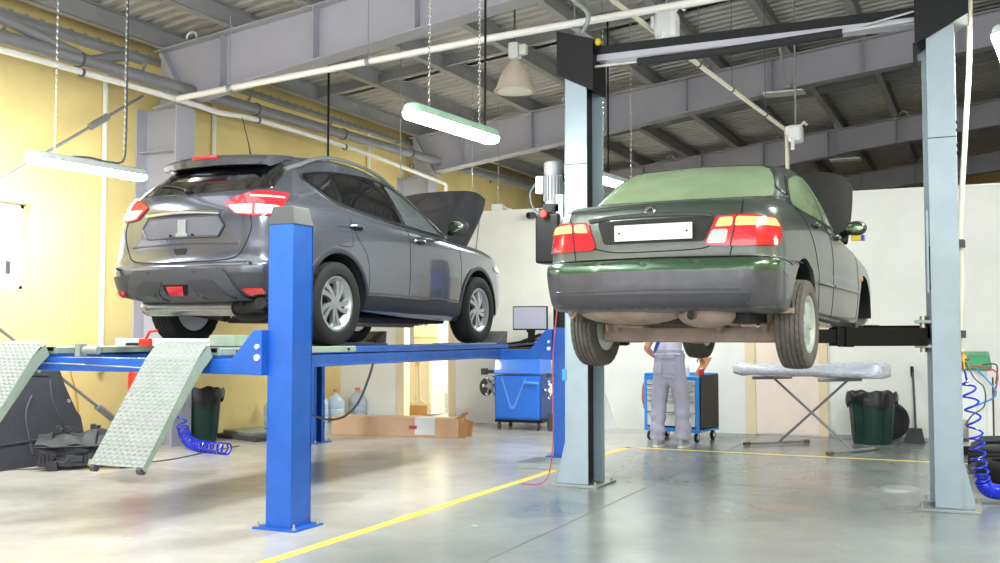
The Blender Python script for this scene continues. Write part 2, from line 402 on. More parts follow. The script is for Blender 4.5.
# white partition wall across the hall, with a pink door panel
PX0, PY = -7.32, 14.1
DX0, DX1 = -8.21, -7.43                      # doorway into the room behind
b = MB(); b.bx(PX0, X1, PY, PY+.12, 0, 3.16); b.bx(X0, DX0-.1, PY, PY+.12, 0, 3.16); b.bx(DX0-.1, PX0, PY, PY+.12, 2.2, 3.16)
struct(b.build('wall_back', M['white_wall'], smooth=False))
struct(MB().bx(X0, X1, PY-.01, PY+.13, 3.16, 3.19).build('trim_1', M['pipe_white'], smooth=False), 'cap strip on top of the white partition')
struct(MB().bx(DX1, PX0, PY-.03, PY+.15, 0, 2.2).build('trim_2', M['door_trim'], bevel=.005), 'beige right jamb of the doorway in the white partition')
struct(MB().bx(-2.80, -1.98, PY-.012, PY, 0.02, 2.1).build('door_1', M['door_pink'], smooth=False), 'pale pink door leaf in the white partition')
tr = MB()
tr.bx(-2.93, -2.80, PY-.03, PY, 0, 2.2); tr.bx(-1.98, -1.87, PY-.03, PY, 0, 2.2); tr.bx(-2.93, -1.87, PY-.03, PY, 2.1, 2.2)
struct(tr.build('trim_3', M['door_trim'], bevel=.004), 'beige frame around the pink door')
struct(MB().bx(DX0-.12, DX0, PY-.03, PY+.15, 0, 2.2).build('trim_4', M['door_trim'], bevel=.004), 'beige left jamb of the doorway in the white partition')
struct(MB().bx(-1.86, X1, PY-.012, PY, 0, .04).build('baseboard_back', M['steel'], smooth=False))
# room behind the doorway
struct(MB().bx(X0, -6.0, 17.0, 17.1, 0, 3.0).build('wall_corridor', M['white_wall'], smooth=False))
struct(MB().bx(-6.1, -6.0, PY+.12, 17.0, 0, 3.0).build('wall_corridor_side', M['white_wall'], smooth=False))

# steel columns against the left wall
def i_column(name, y, z1):
    b = MB(); h = .34/2
    b.bx(X0, X0+.02, y-h, y+h, 0, z1); b.bx(X0+.62, X0+.64, y-h, y+h, 0, z1); b.bx(X0+.02, X0+.62, y-.006, y+.006, 0, z1)
    for z in (1.0, 2.3, 3.55): b.bx(X0+.02, X0+.62, y-h+.02, y-.006, z, z+.015)
    return struct(b.build(name, M['steel'], bevel=.003))
RY = [3.5, 9.75, 16.0, 22.25, 28.5]
for y in RY: i_column('steel_column', y, 4.1)
# tapered I-section rafters with stiffeners
def rafter(y):
    b = MB(); xs = (X0+.23, X1)
    tz = lambda x: ROOF(x) - .02; bz = lambda x: max(BOT(x), 3.9) if x < -2 else BOT(-2)+.113*(x+2)
    for (fa, fb, hw) in (('t', .018, .13), ('b', .018, .13)):
        f = tz if fa == 't' else bz
        n = 8
        for i in range(n):
            a = xs[0]+(xs[1]-xs[0])*i/n; c = xs[0]+(xs[1]-xs[0])*(i+1)/n
            b.hexa([(a,y-hw,f(a)),(c,y-hw,f(c)),(c,y+hw,f(c)),(a,y+hw,f(a))], [(a,y-hw,f(a)+.018),(c,y-hw,f(c)+.018),(c,y+hw,f(c)+.018),(a,y+hw,f(a)+.018)])
    n = 8
    for i in range(n):
        a = xs[0]+(xs[1]-xs[0])*i/n; c = xs[0]+(xs[1]-xs[0])*(i+1)/n
        b.hexa([(a,y-.005,bz(a)),(c,y-.005,bz(c)),(c,y+.005,bz(c)),(a,y+.005,bz(a))], [(a,y-.005,tz(a)),(c,y-.005,tz(c)),(c,y+.005,tz(c)),(a,y+.005,tz(a))])
    x = -8.15
    while x < X1:
        b.box((x, y-.065, (bz(x)+tz(x))/2+.01), (.012, .12, tz(x)-bz(x)-.02)); b.box((x, y+.065, (bz(x)+tz(x))/2+.01), (.012, .12, tz(x)-bz(x)-.02)); x += 1.32
    # haunch splice plate at the column
    b.hexa([(-9.1,y-.12,4.75),(-9.06,y-.12,4.78),(-9.06,y+.12,4.78),(-9.1,y+.12,4.75)][::1], [(-8.72,y-.12,4.10),(-8.66,y-.12,4.12),(-8.66,y+.12,4.12),(-8.72,y+.12,4.10)])
    o = struct(b.build('roof_beam', M['steel'], bevel=.002)); return o
for y in RY[1:]: 
    rf = rafter(y)
    for k in range(9):
        x = -8.6+k*2.4
        t = MB(); pts = [(x+.075*math.cos(a), y-.10, ROOF(x)+.045+.06*math.sin(a)) for a in [PI*j/10 for j in range(-1, 12)]]
        t.tube(pts, .012, 8)
        t.build('lifting_eye', M['pipe_white'], rf)
# purlins: C sections along the hall
PURL = [-9.05+1.07*i for i in range(18)]
for x in PURL:
    z = ROOF(x); b = MB()
    b.bx(x-.004, x+.004, Y0, Y1, z, z+.23); b.bx(x-.04, x+.075, Y0, Y1, z, z+.008); b.bx(x-.04, x+.075, Y0, Y1, z+.222, z+.23)
    b.bx(x+.070, x+.075, Y0, Y1, z, z+.03)
    struct(b.build('purlin', M['purlin'], smooth=False))
# struts between purlins, fly braces to the rafters
for y in (12.9, 19.1, 25.3):
    for a, c in zip(PURL[:12], PURL[1:13]):
        z0, z1 = ROOF(a)+.05, ROOF(c)+.05; b = MB()
        b.hexa([(a+.01,y-.003,z0),(c-.01,y-.003,z1),(c-.01,y+.003,z1),(a+.01,y+.003,z0)], [(a+.01,y-.003,z0+.15),(c-.01,y-.003,z1+.15),(c-.01,y+.003,z1+.15),(a+.01,y+.003,z0+.15)])
        b.hexa([(a+.01,y-.05,z0),(c-.01,y-.05,z1),(c-.01,y+.003,z1),(a+.01,y+.003,z0)], [(a+.01,y-.05,z0+.006),(c-.01,y-.05,z1+.006),(c-.01,y+.003,z1+.006),(a+.01,y+.003,z0+.006)])
        struct(b.build('roof_strut_beam', M['purlin'], smooth=False))
for y in RY[1:4]:
    for x in PURL[6:13:3]:
        for sgn in ((1,) if y < 10 else (-1, 1)):
            b = MB(); zb = max(BOT(x), 3.9)+.03
            b.tube([(x, y+sgn*.12, zb), (x, y+sgn*.85, ROOF(x)+.02)], .022, 4)
            b.box((x, y+sgn*.14, zb), (.10, .10, .05))
            struct(b.build('fly_brace_beam', M['steel'], smooth=False))
# corrugated roof deck, ribs running across the hall; unseen openings added to let in more daylight
HOLE = [(-8.6, -3.6, .4, 5.6), (.2, 4.6, 10.6, 13.6)]
def tiles():
    xs = sorted({X0-.6, X1+.3, *[h[0] for h in HOLE], *[h[1] for h in HOLE]}); ys = sorted({Y0-3, Y1+.2, *[h[2] for h in HOLE], *[h[3] for h in HOLE]})
    return [(a, c, e, f) for a, c in zip(xs, xs[1:]) for e, f in zip(ys, ys[1:]) if not any(h[0] <= a and h[1] >= c and h[2] <= e and h[3] >= f for h in HOLE)]
b = MB()
def deck(xa, xb, ya, yb):
    rows0 = []; rows1 = []; y = ya
    while y < yb-.01:
        for dy, dz in ((0,0),(.09,0),(.12,.04),(.18,.04)):
            rows0.append((xa, min(y+dy, yb), ROOF(xa)+.232+dz)); rows1.append((xb, min(y+dy, yb), ROOF(xb)+.232+dz))
        y += .2
    b.grid([rows0, rows1])
for t in tiles(): deck(*t)
struct(b.build('ceiling', M['deck'], smooth=False, weld=False))
b = MB()
def slab(xa, xb, ya, yb, o=.34, t=.08):
    b.hexa([(xa,ya,ROOF(xa)+o),(xb,ya,ROOF(xb)+o),(xb,yb,ROOF(xb)+o),(xa,yb,ROOF(xa)+o)], [(xa,ya,ROOF(xa)+o+t),(xb,ya,ROOF(xb)+o+t),(xb,yb,ROOF(xb)+o+t),(xa,yb,ROOF(xa)+o+t)])
for t in tiles(): slab(*t)
struct(b.build('ceiling_outer', M['deck'], smooth=False))
for i, h in enumerate(HOLE):  # panes over the added roof openings, none of them in view
    b = MB(); slab(*h, .30, .01); struct(b.build('window_%d' % (4+i), M['pane'], smooth=False))
# wall bracing made of round tube, in front of the left wall
XB = -8.66
b = MB(); b.cyl((XB, Y0, 4.10), (XB, 21.5, 4.44), .075, 16)
struct(b.build('bracing_beam', M['pipe_grey']), 'large grey tube running along the left wall above the windows')
for a, c in (((XB, Y0, 4.36), (XB-.1, 9.0, 4.50)),):
    struct(MB().cyl(a, c, .06, 16).build('bracing_beam', M['pipe_grey']), 'upper grey tube of the wall bracing')
for a, c in (((XB, 6.95, 4.43), (XB, 7.98, 4.30)), ((XB, 8.2, 4.29), (XB-.05, 8.75, 4.48))):
    struct(MB().cyl(a, c, .055, 14).build('bracing_beam', M['pipe_grey']), 'short sloping tube between the two wall tubes')
# floor paint
def quad_strip(name, pts, wdt, z=.0012):
    b = MB()
    for p, q in zip(pts, pts[1:]):
        d = (Vector((q[0]-p[0], q[1]-p[1], 0))).normalized(); n = Vector((-d.y, d.x, 0))*wdt/2
        P_, Q_ = Vector((p[0],p[1],0)), Vector((q[0],q[1],0))
        b.hexa([P_-n, Q_-n, Q_+n, P_+n], [P_-n+Vector((0,0,z)), Q_-n+Vector((0,0,z)), Q_+n+Vector((0,0,z)), P_+n+Vector((0,0,z))])
    return struct(b.build(name, M['line'], smooth=False))
quad_strip('trim_5', [(-3.87, -2), (-3.87, 11.88)], .085)['label'] = 'yellow floor line between the two lifts'
quad_strip('trim_6', [(-3.91, 11.84), (9.2, 11.84)], .07)['label'] = 'yellow floor line in front of the white wall'
M['joint'] = mat('dark floor joint', (96, 98, 96), .8)
b = MB(); b.bx(-2.722, -2.712, Y0, 14.05, 0, .001); b.bx(-2.712, 4.5, 9.36, 9.368, 0, .001)
struct(b.build('trim_7', M['joint'], smooth=False), 'thin saw joint in the grey floor')
# ------------------------------------------------------------------ blue four-post lift
lift = thing('four_post_lift', 'blue four-post car lift with raised runways carrying the grey crossover', 'car lift', (-5.97, 8.3, 0))
def base_plate(cx, cy, sx, sy, parent, m, name='base_plate', th=.014, bolts=True):
    p = MB().bx(cx-sx/2, cx+sx/2, cy-sy/2, cy+sy/2, 0, th).build(name, m, parent, bevel=.003)
    if bolts:
        for a in (-1, 1):
            for c in (-1, 1):
                b = MB(); x, y = cx+a*(sx/2-.03), cy+c*(sy/2-.03)
                b.cyl((x,y,th), (x,y,th+.012), .016, 6); b.cyl((x,y,th+.012), (x,y,th+.035), .008, 8)
                b.build('anchor_bolt', M['bolt'], p)
    return p
def c_post(cx, cy, open_dir):
    """blue channel post, open towards the middle of the lift"""
    b = MB(); hx, hy, t = .105, .115, .012
    b.bx(cx-hx, cx+hx, cy-hy, cy-hy+t, .012, 2.11); b.bx(cx-hx, cx+hx, cy+hy-t, cy+hy, .012, 2.11)
    xo = cx-open_dir*hx; b.bx(min(xo, xo+open_dir*t), max(xo, xo+open_dir*t), cy-hy, cy+hy, .012, 2.11)
    xi = cx+open_dir*hx
    for s in (-1, 1): b.bx(min(xi, xi-open_dir*t), max(xi, xi-open_dir*t), cy+s*hy, cy+s*(hy-.06), .012, 2.11)
    p = b.build('post', M['blue'], lift, bevel=.004)
    c = MB(); q = .03
    c.hexa([(cx-hx-.006,cy-hy-.006,2.105),(cx+hx+.006,cy-hy-.006,2.105),(cx+hx+.006,cy+hy+.006,2.105),(cx-hx-.006,cy+hy+.006,2.105)],
           [(cx-hx+q*.7,cy-hy+q*.5,2.235),(cx+hx-q*.7,cy-hy+q*.5,2.235),(cx+hx-q*.7,cy+hy-q*.5,2.235),(cx-hx+q*.7,cy+hy-q*.5,2.235)])
    c.build('post_cap', M['capgrey'], p, bevel=.008)
    base_plate(cx, cy, .36, .34, lift, M['blue'])
    # lifting ladder bar seen in the open side
    MB().bx(cx-.02, cx+.02, cy-.02, cy+.02, .03, 2.05).build('ladder_bar', M['black'], p)
    return p
PYN, PYF, PXR, PXL = 6.015, 10.72, -4.435, -7.71
PXRF, PXLF = -4.195, -7.56
for (x, y, d) in ((PXR, PYN, -1), (PXRF, PYF, -1), (PXL, PYN, 1), (PXLF, PYF, 1)): c_post(x, y, d)
MB().bx(PXRF-.095, PXRF+.09, PYF-.135, PYF-.1155, 1.41, 1.75).build('latch_cover', M['black'], lift, bevel=.004)
M['notice'] = mat('pale notice plate', (196, 204, 220), .5)
MB().bx(PXLF-.06, PXLF+.0, PYF-.121, PYF-.116, .95, 1.03).build('notice_plate', M['notice'], lift)
def crossbeam(y, top, gz, PXL, PXR):
    b = MB(); b.bx(PXL+.11, PXR-.11, y-.07, y+.07, top-.105, top)
    o = b.build('crossbeam', M['blue'], lift, bevel=.008)
    for s, x in ((1, PXR), (-1, PXL)):
        g = MB(); g.prism([(x-s*.10,y-.075,top-.11),(x-s*.10,y-.075,gz),(x-s*.17,y-.075,gz),(x-s*.36,y-.075,top),(x-s*.36,y-.075,top-.1)], (0,.15,0))
        g.build('end_gusset', M['blue'], o, bevel=.005)
        for zz, r in ((top+.09, .017), (top+.015, .022)):
            MB().cyl((x-s*.13, y-.093, zz), (x-s*.13, y-.075, zz), r, 10).build('bolt_head', M['plastic_white'], o)
    return o
crossbeam(5.90, 1.165, 1.37, PXL, PXR); crossbeam(10.62, 1.165, 1.39, PXLF, PXRF)
tr_ = MB(); tr_.tube([(PXL+.4, 5.822, 1.13), (-6.2, 5.822, 1.11), (-5.5, 5.822, 1.09)], .006, 6); tr_.build('equaliser_cable', M['galv'], lift)
def runway(x0, x1):
    b = MB(); b.bx(x0, x0+.012, 5.86, 10.78, 1.085, 1.185); b.bx(x1-.012, x1, 5.86, 10.78, 1.085, 1.185); b.bx(x0, x1, 5.86, 10.78, 1.17, 1.19)
    b.bx(x0-.008, x0+.02, 5.86, 10.78, 1.075, 1.09); b.bx(x1-.02, x1+.008, 5.86, 10.78, 1.075, 1.09); b.bx(x0, x1, 5.86, 5.875, 1.085, 1.185)
    r = b.build('runway', M['blue_dark'], lift, bevel=.003)
    p = MB(); p.bx(x0, x1, 5.86, 7.62, 1.19, 1.238)
    for s in (x0, x1): 
        pass
    p.build('deck_plate', M['plate_sage'], r, bevel=.004)
    for s, xx in ((-1, x0), (1, x1)):
        for yy in (6.05, 6.3, 7.5): MB().box((xx, yy, 1.213), (.006, .035, .022)).build('slot', M['black'], r)
    q = MB(); q.bx(x0+.0, x1-.0, 7.62, 10.15, 1.19, 1.232); q.build('slip_plate', M['blue_dark'], r, bevel=.003)
    t = MB(); t.bx(x0+.02, x1-.02, 9.85, 10.5, 1.228, 1.24); t.build('turn_plate', M['galv'], r, bevel=.002)
    e = MB(); e.bx(x0, x1, 10.15, 10.78, 1.19, 1.228); e.build('front_plate', M['blue_dark'], r)
    w_ = MB(); w_.prism([(x0+.02,10.52,1.23),(x0+.02,10.78,1.23),(x0+.02,10.80,1.37),(x0+.02,10.765,1.37)], (x1-x0-.04,0,0)); w_.build('wheel_stop', M['capgrey'], r, bevel=.004)
    return r
runway(-5.42, -4.92); runway(-7.02, -6.52)
def ramp(x0, x1):
    prof = [(5.86,1.288),(5.77,1.268),(5.67,1.17),(5.17,.475)]
    b = MB(); rows = []
    for y, z in prof: rows.append([(x0+(x1-x0)*i/6, y, z) for i in range(7)])
    b.grid(rows); r = bmesh.ops.solidify(b.bm, geom=b.bm.faces[:], thickness=.008)
    o = b.build('ramp', M['tread'], lift, smooth=False)
    for xx in (x0, x1-.008):
        f = MB(); f.prism([(xx,5.79,1.26),(xx,5.67,1.165),(xx,5.17,.47),(xx,5.195,.445),(xx,5.73,1.095),(xx,5.83,1.18)], (.008,0,0)); f.build('side_flange', M['plate_sage'], o)
    for xx in (x0+.01, x1-.05):
        MB().cyl((xx,5.185,.455),(xx+.04,5.185,.455), .028, 14).build('ramp_roller', M['capgrey'], o)
    MB().cyl((x0-.01,5.87,1.225),(x1+.01,5.87,1.225), .018, 12).build('hinge_pin', M['black'], o)
ramp(-5.43, -4.96); ramp(-7.03, -6.56)
jb = MB(); jb.bx(-6.5, -5.30, 6.44, 6.56, 1.245, 1.305); j = jb.build('jack_beam', M['plastic_white'], lift, bevel=.006)
MB().bx(-5.50, -5.25, 6.42, 6.58, 1.245, 1.335).build('beam_end_block', M['plate_sage'], j, bevel=.006)
cl = MB(); cl.cyl((-6.16,5.80,1.22),(-6.02,5.80,1.22), .03, 14); cl.box((-6.2,5.8,1.22),(.05,.07,.09)); cl.build('locking_cylinder', M['galv'], lift)
# red pull handle tool lying on the crossbeam
gt = thing('hand_tool', 'small red hand tool resting on the lift behind the ramp', 'tool', (-6.02, 6.28, 1.245))
b = MB(); b.box((-6.02,6.28,1.275),(.10,.05,.06)); b.tube([(-6.02,6.28,1.30),(-5.98,6.28,1.36),(-5.9,6.28,1.37)], .012, 8); b.build('tool_body', M['red'], gt, bevel=.008)
b = MB(); b.tube([(-6.06,6.28,1.26),(-6.16,6.28,1.262),(-6.22,6.28,1.26)], .014, 8); b.build('grip', M['black'], gt)

# ------------------------------------------------------------------ grey two-post lift
lift2 = thing('two_post_lift', 'grey two-post car lift with black overhead beam holding the sedan', 'car lift', (-1.75, 8.8, 0))
def post2(xa, xb, sgn, ztop):
    y0, y1, t = 8.66, 8.96, .012
    b = MB(); b.bx(xa, xb, y0, y0+t, .02, ztop); 
    xo = xa if sgn > 0 else xb-t
    b.bx(xo, xo+t, y0, y1, .02, ztop); xe = .05
    b.bx(xa if sgn > 0 else xa-xe, xb+xe if sgn > 0 else xb, y1-t, y1, .02, ztop)
    p = b.build('post', M['greyblue'], lift2, bevel=.003)
    xi = xb if sgn > 0 else xa
    MB().bx(min(xi-sgn*.05, xi-sgn*.06), max(xi-sgn*.05, xi-sgn*.06), y0+.02, y1-.02, .03, ztop-.05).build('track_lining', M['black'], p)
    MB().bx(xa-.004, xb+.004, y0-.004, y0, 2.855, 2.863).build('joint_line', M['capgrey'], p)
    for dz in (.06, .12, -.06, -.12):
        MB().cyl((xa-.012 if sgn>0 else xb, y0+.06, 2.86+dz), (xa if sgn>0 else xb+.012, y0+.06, 2.86+dz), .014, 6).build('joint_bolt', M['black'], p)
    # flared foot
    xf = xa if sgn > 0 else xb
    MB().prism([(xf,y0+.01,.02),(xf-sgn*.09,y0+.01,.02),(xf-sgn*.08,y0+.01,.06),(xf-sgn*.012,y0+.01,.36),(xf,y0+.01,.38)], (0,.012,0)).build('foot_gusset', M['greyblue'], p)
    base_plate((xa+xb)/2, 8.83, .44, .50, lift2, M['galv'], th=.018)
    return p
PL = post2(-3.40, -3.185, 1, 3.95); PR = post2(-.375, -.175, -1, 3.95)
b = MB(); b.prism([(-3.465,8.635,4.08),(-3.115,8.635,3.97),(-3.115,8.635,3.50),(-3.465,8.635,3.68)], (0,.35,0)); b.build('top_cover', M['black'], lift2, bevel=.006)
b = MB(); b.prism([(-.455,8.635,4.1),(-.07,8.635,4.1),(-.07,8.635,3.80),(-.455,8.635,3.60)], (0,.35,0)); b.build('top_cover', M['black'], lift2, bevel=.006)
b = MB(); b.bx(-.47, -.44, 8.66, 8.72, 3.42, 3.62); b.build('cover_tab', M['black'], lift2)
b = MB(); b.bx(-3.12, -.44, 8.74, 8.88, 3.845, 3.925); tb = b.build('top_beam', M['black'], lift2, bevel=.004)
MB().bx(-3.12, -.44, 8.737, 8.883, 3.79, 3.845).build('beam_underside', M['steel'], tb)
b = MB(); b.tube([(-3.12,8.7,3.73),(-2.0,8.7,3.735),(-.46,8.7,3.81)], .012, 8); sb = b.build('safety_bar', M['steel_light'], lift2)
MB().tube([(-2.72,8.7,3.73),(-2.0,8.7,3.735),(-1.0,8.7,3.776)], .034, 12).build('foam_sleeve', M['foam'], sb)
MB().tube([(-.98,8.7,3.79),(-.46,8.7,3.88)], .008, 6).build('bar_stay', M['steel_light'], sb)
MB().ell((-3.09,8.7,3.95),(.03,.03,.035)).build('limit_switch', M['yellow_bit'], tb)
b = MB(); b.tube(smooth_path([(-3.28,8.8,4.08),(-3.22,8.8,4.25),(-3.42,8.8,4.5),(-3.5,8.9,5.0)]), .022, 10); b.build('conduit', M['galv'], lift2)
# carriages and arms
def carriage(x, sgn):
    b = MB(); b.bx(x-.07, x+.07, 8.70, 8.92, 1.16, 1.75)
    c = b.build('carriage', M['black'], lift2, bevel=.006)
    xi = x+sgn*.12
    for zz in (1.425, 1.235): MB().bx(min(x, xi+sgn*.08), max(x, xi+sgn*.08), 8.68, 8.94, zz, zz+.025).build('arm_bracket', M['galv'], c, bevel=.003)
    for yy in (8.72, 8.90): MB().cyl((xi+sgn*.02, yy, 1.20), (xi+sgn*.02, yy, 1.48), .024, 14).build('pivot_pin', M['bolt'], c)
def arm(p, q, w0=.13, h0=.14, two=True):
    p, q = Vector(p), Vector(q); d = (q-p); L = d.length; a = math.atan2(d.y, d.x)
    R = Matrix.Translation(p) @ Matrix.Rotation(a, 4, 'Z')
    b = MB(); b.box((L*.29,0,0), (L*.58,w0,h0), T=R); b.box((L*.55,0,0), (.06,w0+.014,h0+.014), T=R)
    o = b.build('lift_arm', M['black'], lift2, bevel=.004)
    b = MB(); b.box((L*.76,0,.005), (L*.46,w0-.03,h0-.035), T=R); b.box((L*.62,0,0),(.05,w0+.0,h0), T=R); b.build('arm_extension', M['black'], o, bevel=.004)
    e = R @ Vector((L*.97,0,0)); 
    b = MB(); b.cyl(e+Vector((0,0,.03)), e+Vector((0,0,.065)), .03, 14); b.cyl(e+Vector((0,0,.065)), e+Vector((0,0,.09)), .06, 18); b.build('lift_pad', M['blackrub'], o, bevel=.004)
carriage(-.30, -1); carriage(-3.25, 1)
arm((-.44,8.72,1.32), (-1.40,8.02,1.32)); arm((-.44,8.90,1.36), (-1.24,9.75,1.315), .11, .10)
arm((-3.12,8.72,1.32), (-2.52,8.02,1.32)); arm((-3.12,8.90,1.36), (-2.42,9.75,1.315), .11, .10)
b = MB(); b.bx(-.392, -.375, 8.70, 8.76, 1.68, 2.02); b.build('rack_strip', M['black'], lift2)
b = MB(); b.bx(-.40, -.385, 8.68, 8.70, 1.66, 2.3); b.build('edge_strip', M['greyblue'], lift2)
# pump: motor, valve block, tank
mo = MB(); mo.lathe([(.0,2.52),(.07,2.52),(.075,2.55),(.075,2.80),(.082,2.80),(.082,2.90),(.07,2.915),(0,2.915)], c=(-3.56,8.78,0), seg=28)
for k in range(18):
    a = 2*PI*k/18; mo.box((-3.56+.08*math.cos(a), 8.78+.08*math.sin(a), 2.67), (.016,.006,.23), rot=Matrix.Rotation(a, 4, 'Z'))
mot = mo.build('pump_motor', M['pipe_grey'], lift2)
MB().bx(-3.70, -3.63, 8.70, 8.80, 2.62, 2.78).build('terminal_box', M['plastic_white'], mot, bevel=.008)
MB().tube(smooth_path([(-3.70,8.72,2.72),(-3.76,8.72,2.62),(-3.72,8.72,2.48),(-3.6,8.74,2.44)]), .009, 8).build('motor_cable', M['cable'], mot)
b = MB(); b.bx(-3.63, -3.47, 8.70, 8.86, 2.44, 2.52); b.cyl((-3.68,8.74,2.46),(-3.46,8.74,2.46), .022, 10); b.cyl((-3.52,8.70,2.38),(-3.52,8.70,2.50), .018, 10); b.build('valve_block', M['black'], lift2, bevel=.004)
MB().cyl((-3.585,8.60,2.42),(-3.585,8.66,2.42), .034, 16).build('stop_button', M['red'], lift2, bevel=.006)
MB().bx(-3.69, -3.46, 8.66, 8.90, 1.98, 2.43).build('oil_tank', M['black'], lift2, bevel=.02)
MB().bx(-3.50,-3.432,8.70,8.88,2.2,2.6).build('pump_bracket', M['greyblue'], lift2)
b = MB(); b.tube(smooth_path([(-3.47,8.62,2.2),(-3.45,8.62,1.7),(-3.50,8.62,1.1),(-3.49,8.6,.5),(-3.52,8.6,.15),(-3.60,8.60,.02),(-3.78,8.55,.012)]), .0055, 6); b.build('red_drain_hose', M['cable_red'], lift2)
MB().bx(-3.425,-3.385,8.654,8.659,.93,1.03).build('sticker', M['label_blue'], lift2)
MB().bx(-3.475,-3.43,8.72,8.80,1.40,1.56).build('control_box', M['black'], lift2, bevel=.005)
MB().prism([(-3.135,8.98,.52),(-3.05,8.98,.50),(-3.07,8.98,.60),(-3.135,8.98,.80)], (0,.01,0)).build('paper_label', M['paper'], lift2)
# low steel threshold on the floor beside the far blue post
tp = MB(); tp.prism([(-4.30,9.58,0),(-3.62,9.58,0),(-3.62,9.60,.055),(-4.30,9.60,.055)], (0,.5,0)); 
tag(tp.build('floor_step', M['galv'], None, bevel=.006), 'low grey metal step lying on the floor by the far blue post', 'step')
# ------------------------------------------------------------------ compressed air drop beside the near grey post
ap = thing('air_pipe', 'white vertical air pipe clamped beside the grey lift post', 'pipe', (-.10, 9.0, 1.1))
b = MB(); b.tube(smooth_path([(-.03,9.06,5.8),(-.065,9.06,3.8),(-.11,9.06,3.0),(-.165,9.06,2.2),(-.165,9.06,1.76),(-.19,9.06,1.3),(-.17,9.06,1.2)], 10), .021, 12); b.build('pipe', M['cream'], ap)
for z, x in ((2.06,-.165), (1.34,-.187)):
    c = MB(); c.bx(-.21, -.14, 8.97, 9.05, z-.03, z+.03); c.lathe([(.026,-.03),(.034,-.03),(.034,.03),(.026,.03)], c=(x,9.06,z), seg=16, closed=True); c.build('pipe_clamp', M['capgrey'], ap)
v = MB(); v.cyl((-.168,9.06,1.21),(-.16,9.06,1.06), .017, 12); v.box((-.165,9.06,1.15),(.045,.045,.05)); v.cyl((-.165,9.06,1.14),(-.12,9.02,1.14), .01, 8); v.build('valve', M['brass'], ap)
hs = thing('coiled_air_hose', 'blue coiled air hose hanging beside the grey post', 'hose', (-.12, 9.1, 0))
axis = smooth_path([(-.145,9.06,.98),(-.115,9.08,.80),(-.09,9.10,.55),(-.06,9.14,.26),(-.02,9.18,.12),(.10,9.22,.085),(.34,9.26,.082),(.6,9.3,.082)], 8)
pts = [Vector((-.16,9.06,1.055)), Vector((-.15,9.06,1.02))]
def coil(axis_pts, r, n, dens):
    A = [Vector(p) for p in axis_pts]; N = len(A); out = []; ph = 0
    steps = n
    for i in range(steps+1):
        f = i/steps*(N-1); k = min(int(f), N-2); t = f-k; p = A[k].lerp(A[k+1], t); tg = (A[k+1]-A[k]).normalized()
        u = tg.orthogonal().normalized() if abs(tg.y) > .95 else tg.cross(Vector((0,1,0))).normalized(); w_ = tg.cross(u)
        rr = r*min(1, i/30); out.append(p+(u*math.cos(ph)+w_*math.sin(ph))*rr); ph += 2*PI*dens(i/steps)/steps
    return out
pts += coil(axis, .054, 900, lambda t: 14 if t < .28 else (26 if t < .5 else 60))
b = MB(); b.tube(pts, .0085, 6); b.build('coil', M['coil_blue'], hs)
b = MB(); b.tube(smooth_path([(-.15,9.06,1.12),(-.09,9.0,1.0),(-.02,9.0,.92),(-.02,9.02,.78),(-.11,9.04,.70),(-.16,9.05,.62)]), .006, 6); b.build('thin_hose', M['cable'], hs)
# ------------------------------------------------------------------ cars
def pchip(xs, ys, x):
    n = len(xs)
    h = [xs[i+1]-xs[i] for i in range(n-1)]; d = [(ys[i+1]-ys[i])/h[i] for i in range(n-1)]
    m = [0]*n; m[0] = d[0]; m[-1] = d[-1]
    for i in range(1, n-1):
        m[i] = 0 if d[i-1]*d[i] <= 0 else 2*d[i-1]*d[i]/(d[i-1]+d[i])
    k = 0
    while k < n-2 and x > xs[k+1]: k += 1
    t = (x-xs[k])/h[k]; t2, t3 = t*t, t*t*t
    return (2*t3-3*t2+1)*ys[k]+(t3-2*t2+t)*h[k]*m[k]+(-2*t3+3*t2)*ys[k+1]+(t3-t2)*h[k]*m[k+1]

KEYS = ('yR','zR','yF','zF','w','bR','rR','cR','wr','wf','bF','rF','zs')
def ring_points(r):
    w, wr, wf = r['w'], r['wr']*r['w'], r['wf']*r['w']; out = []
    cR = min(r['cR'], wr*.9); rR = r['rR']
    for i in range(12):
        x = (wr-cR)*i/12; out.append((x, r['yR']+r['bR']*(x/wr)**2, 0.))
    yc = r['yR']+r['bR']*((wr-cR)/wr)**2
    for i in range(10):
        a = PI/2*i/10; out.append((wr-cR+cR*math.sin(a), yc+rR*(1-math.cos(a)), 0.))
    cF = min(.3, wf*.5); rF = r['rF']; yf = r['yF']-r['bF']*((wf-cF)/wf)**2
    ya, yb = yc+rR, yf-rF
    for i in range(41):
        s = i/40; x = w
        if s < .45: x = w-(w-wr)*((.45-s)/.45)**2
        elif s > .55: x = w-(w-wf)*((s-.55)/.45)**2
        out.append((x, ya+(yb-ya)*s, s))
    for i in range(1, 9):
        a = PI/2*i/8; out.append((wf-cF+cF*math.cos(a), yb+rF*math.sin(a), 1.))
    for i in range(1, 9):
        x = (wf-cF)*(1-i/8); out.append((x, r['yF']-r['bF']*(x/wf)**2, 1.))
    res = []
    for x, y, s in out:
        z = r['zR']+(r['zF']-r['zR'])*s + r['zs']*4*s*(1-s)
        res.append((x, y, z))
    return res
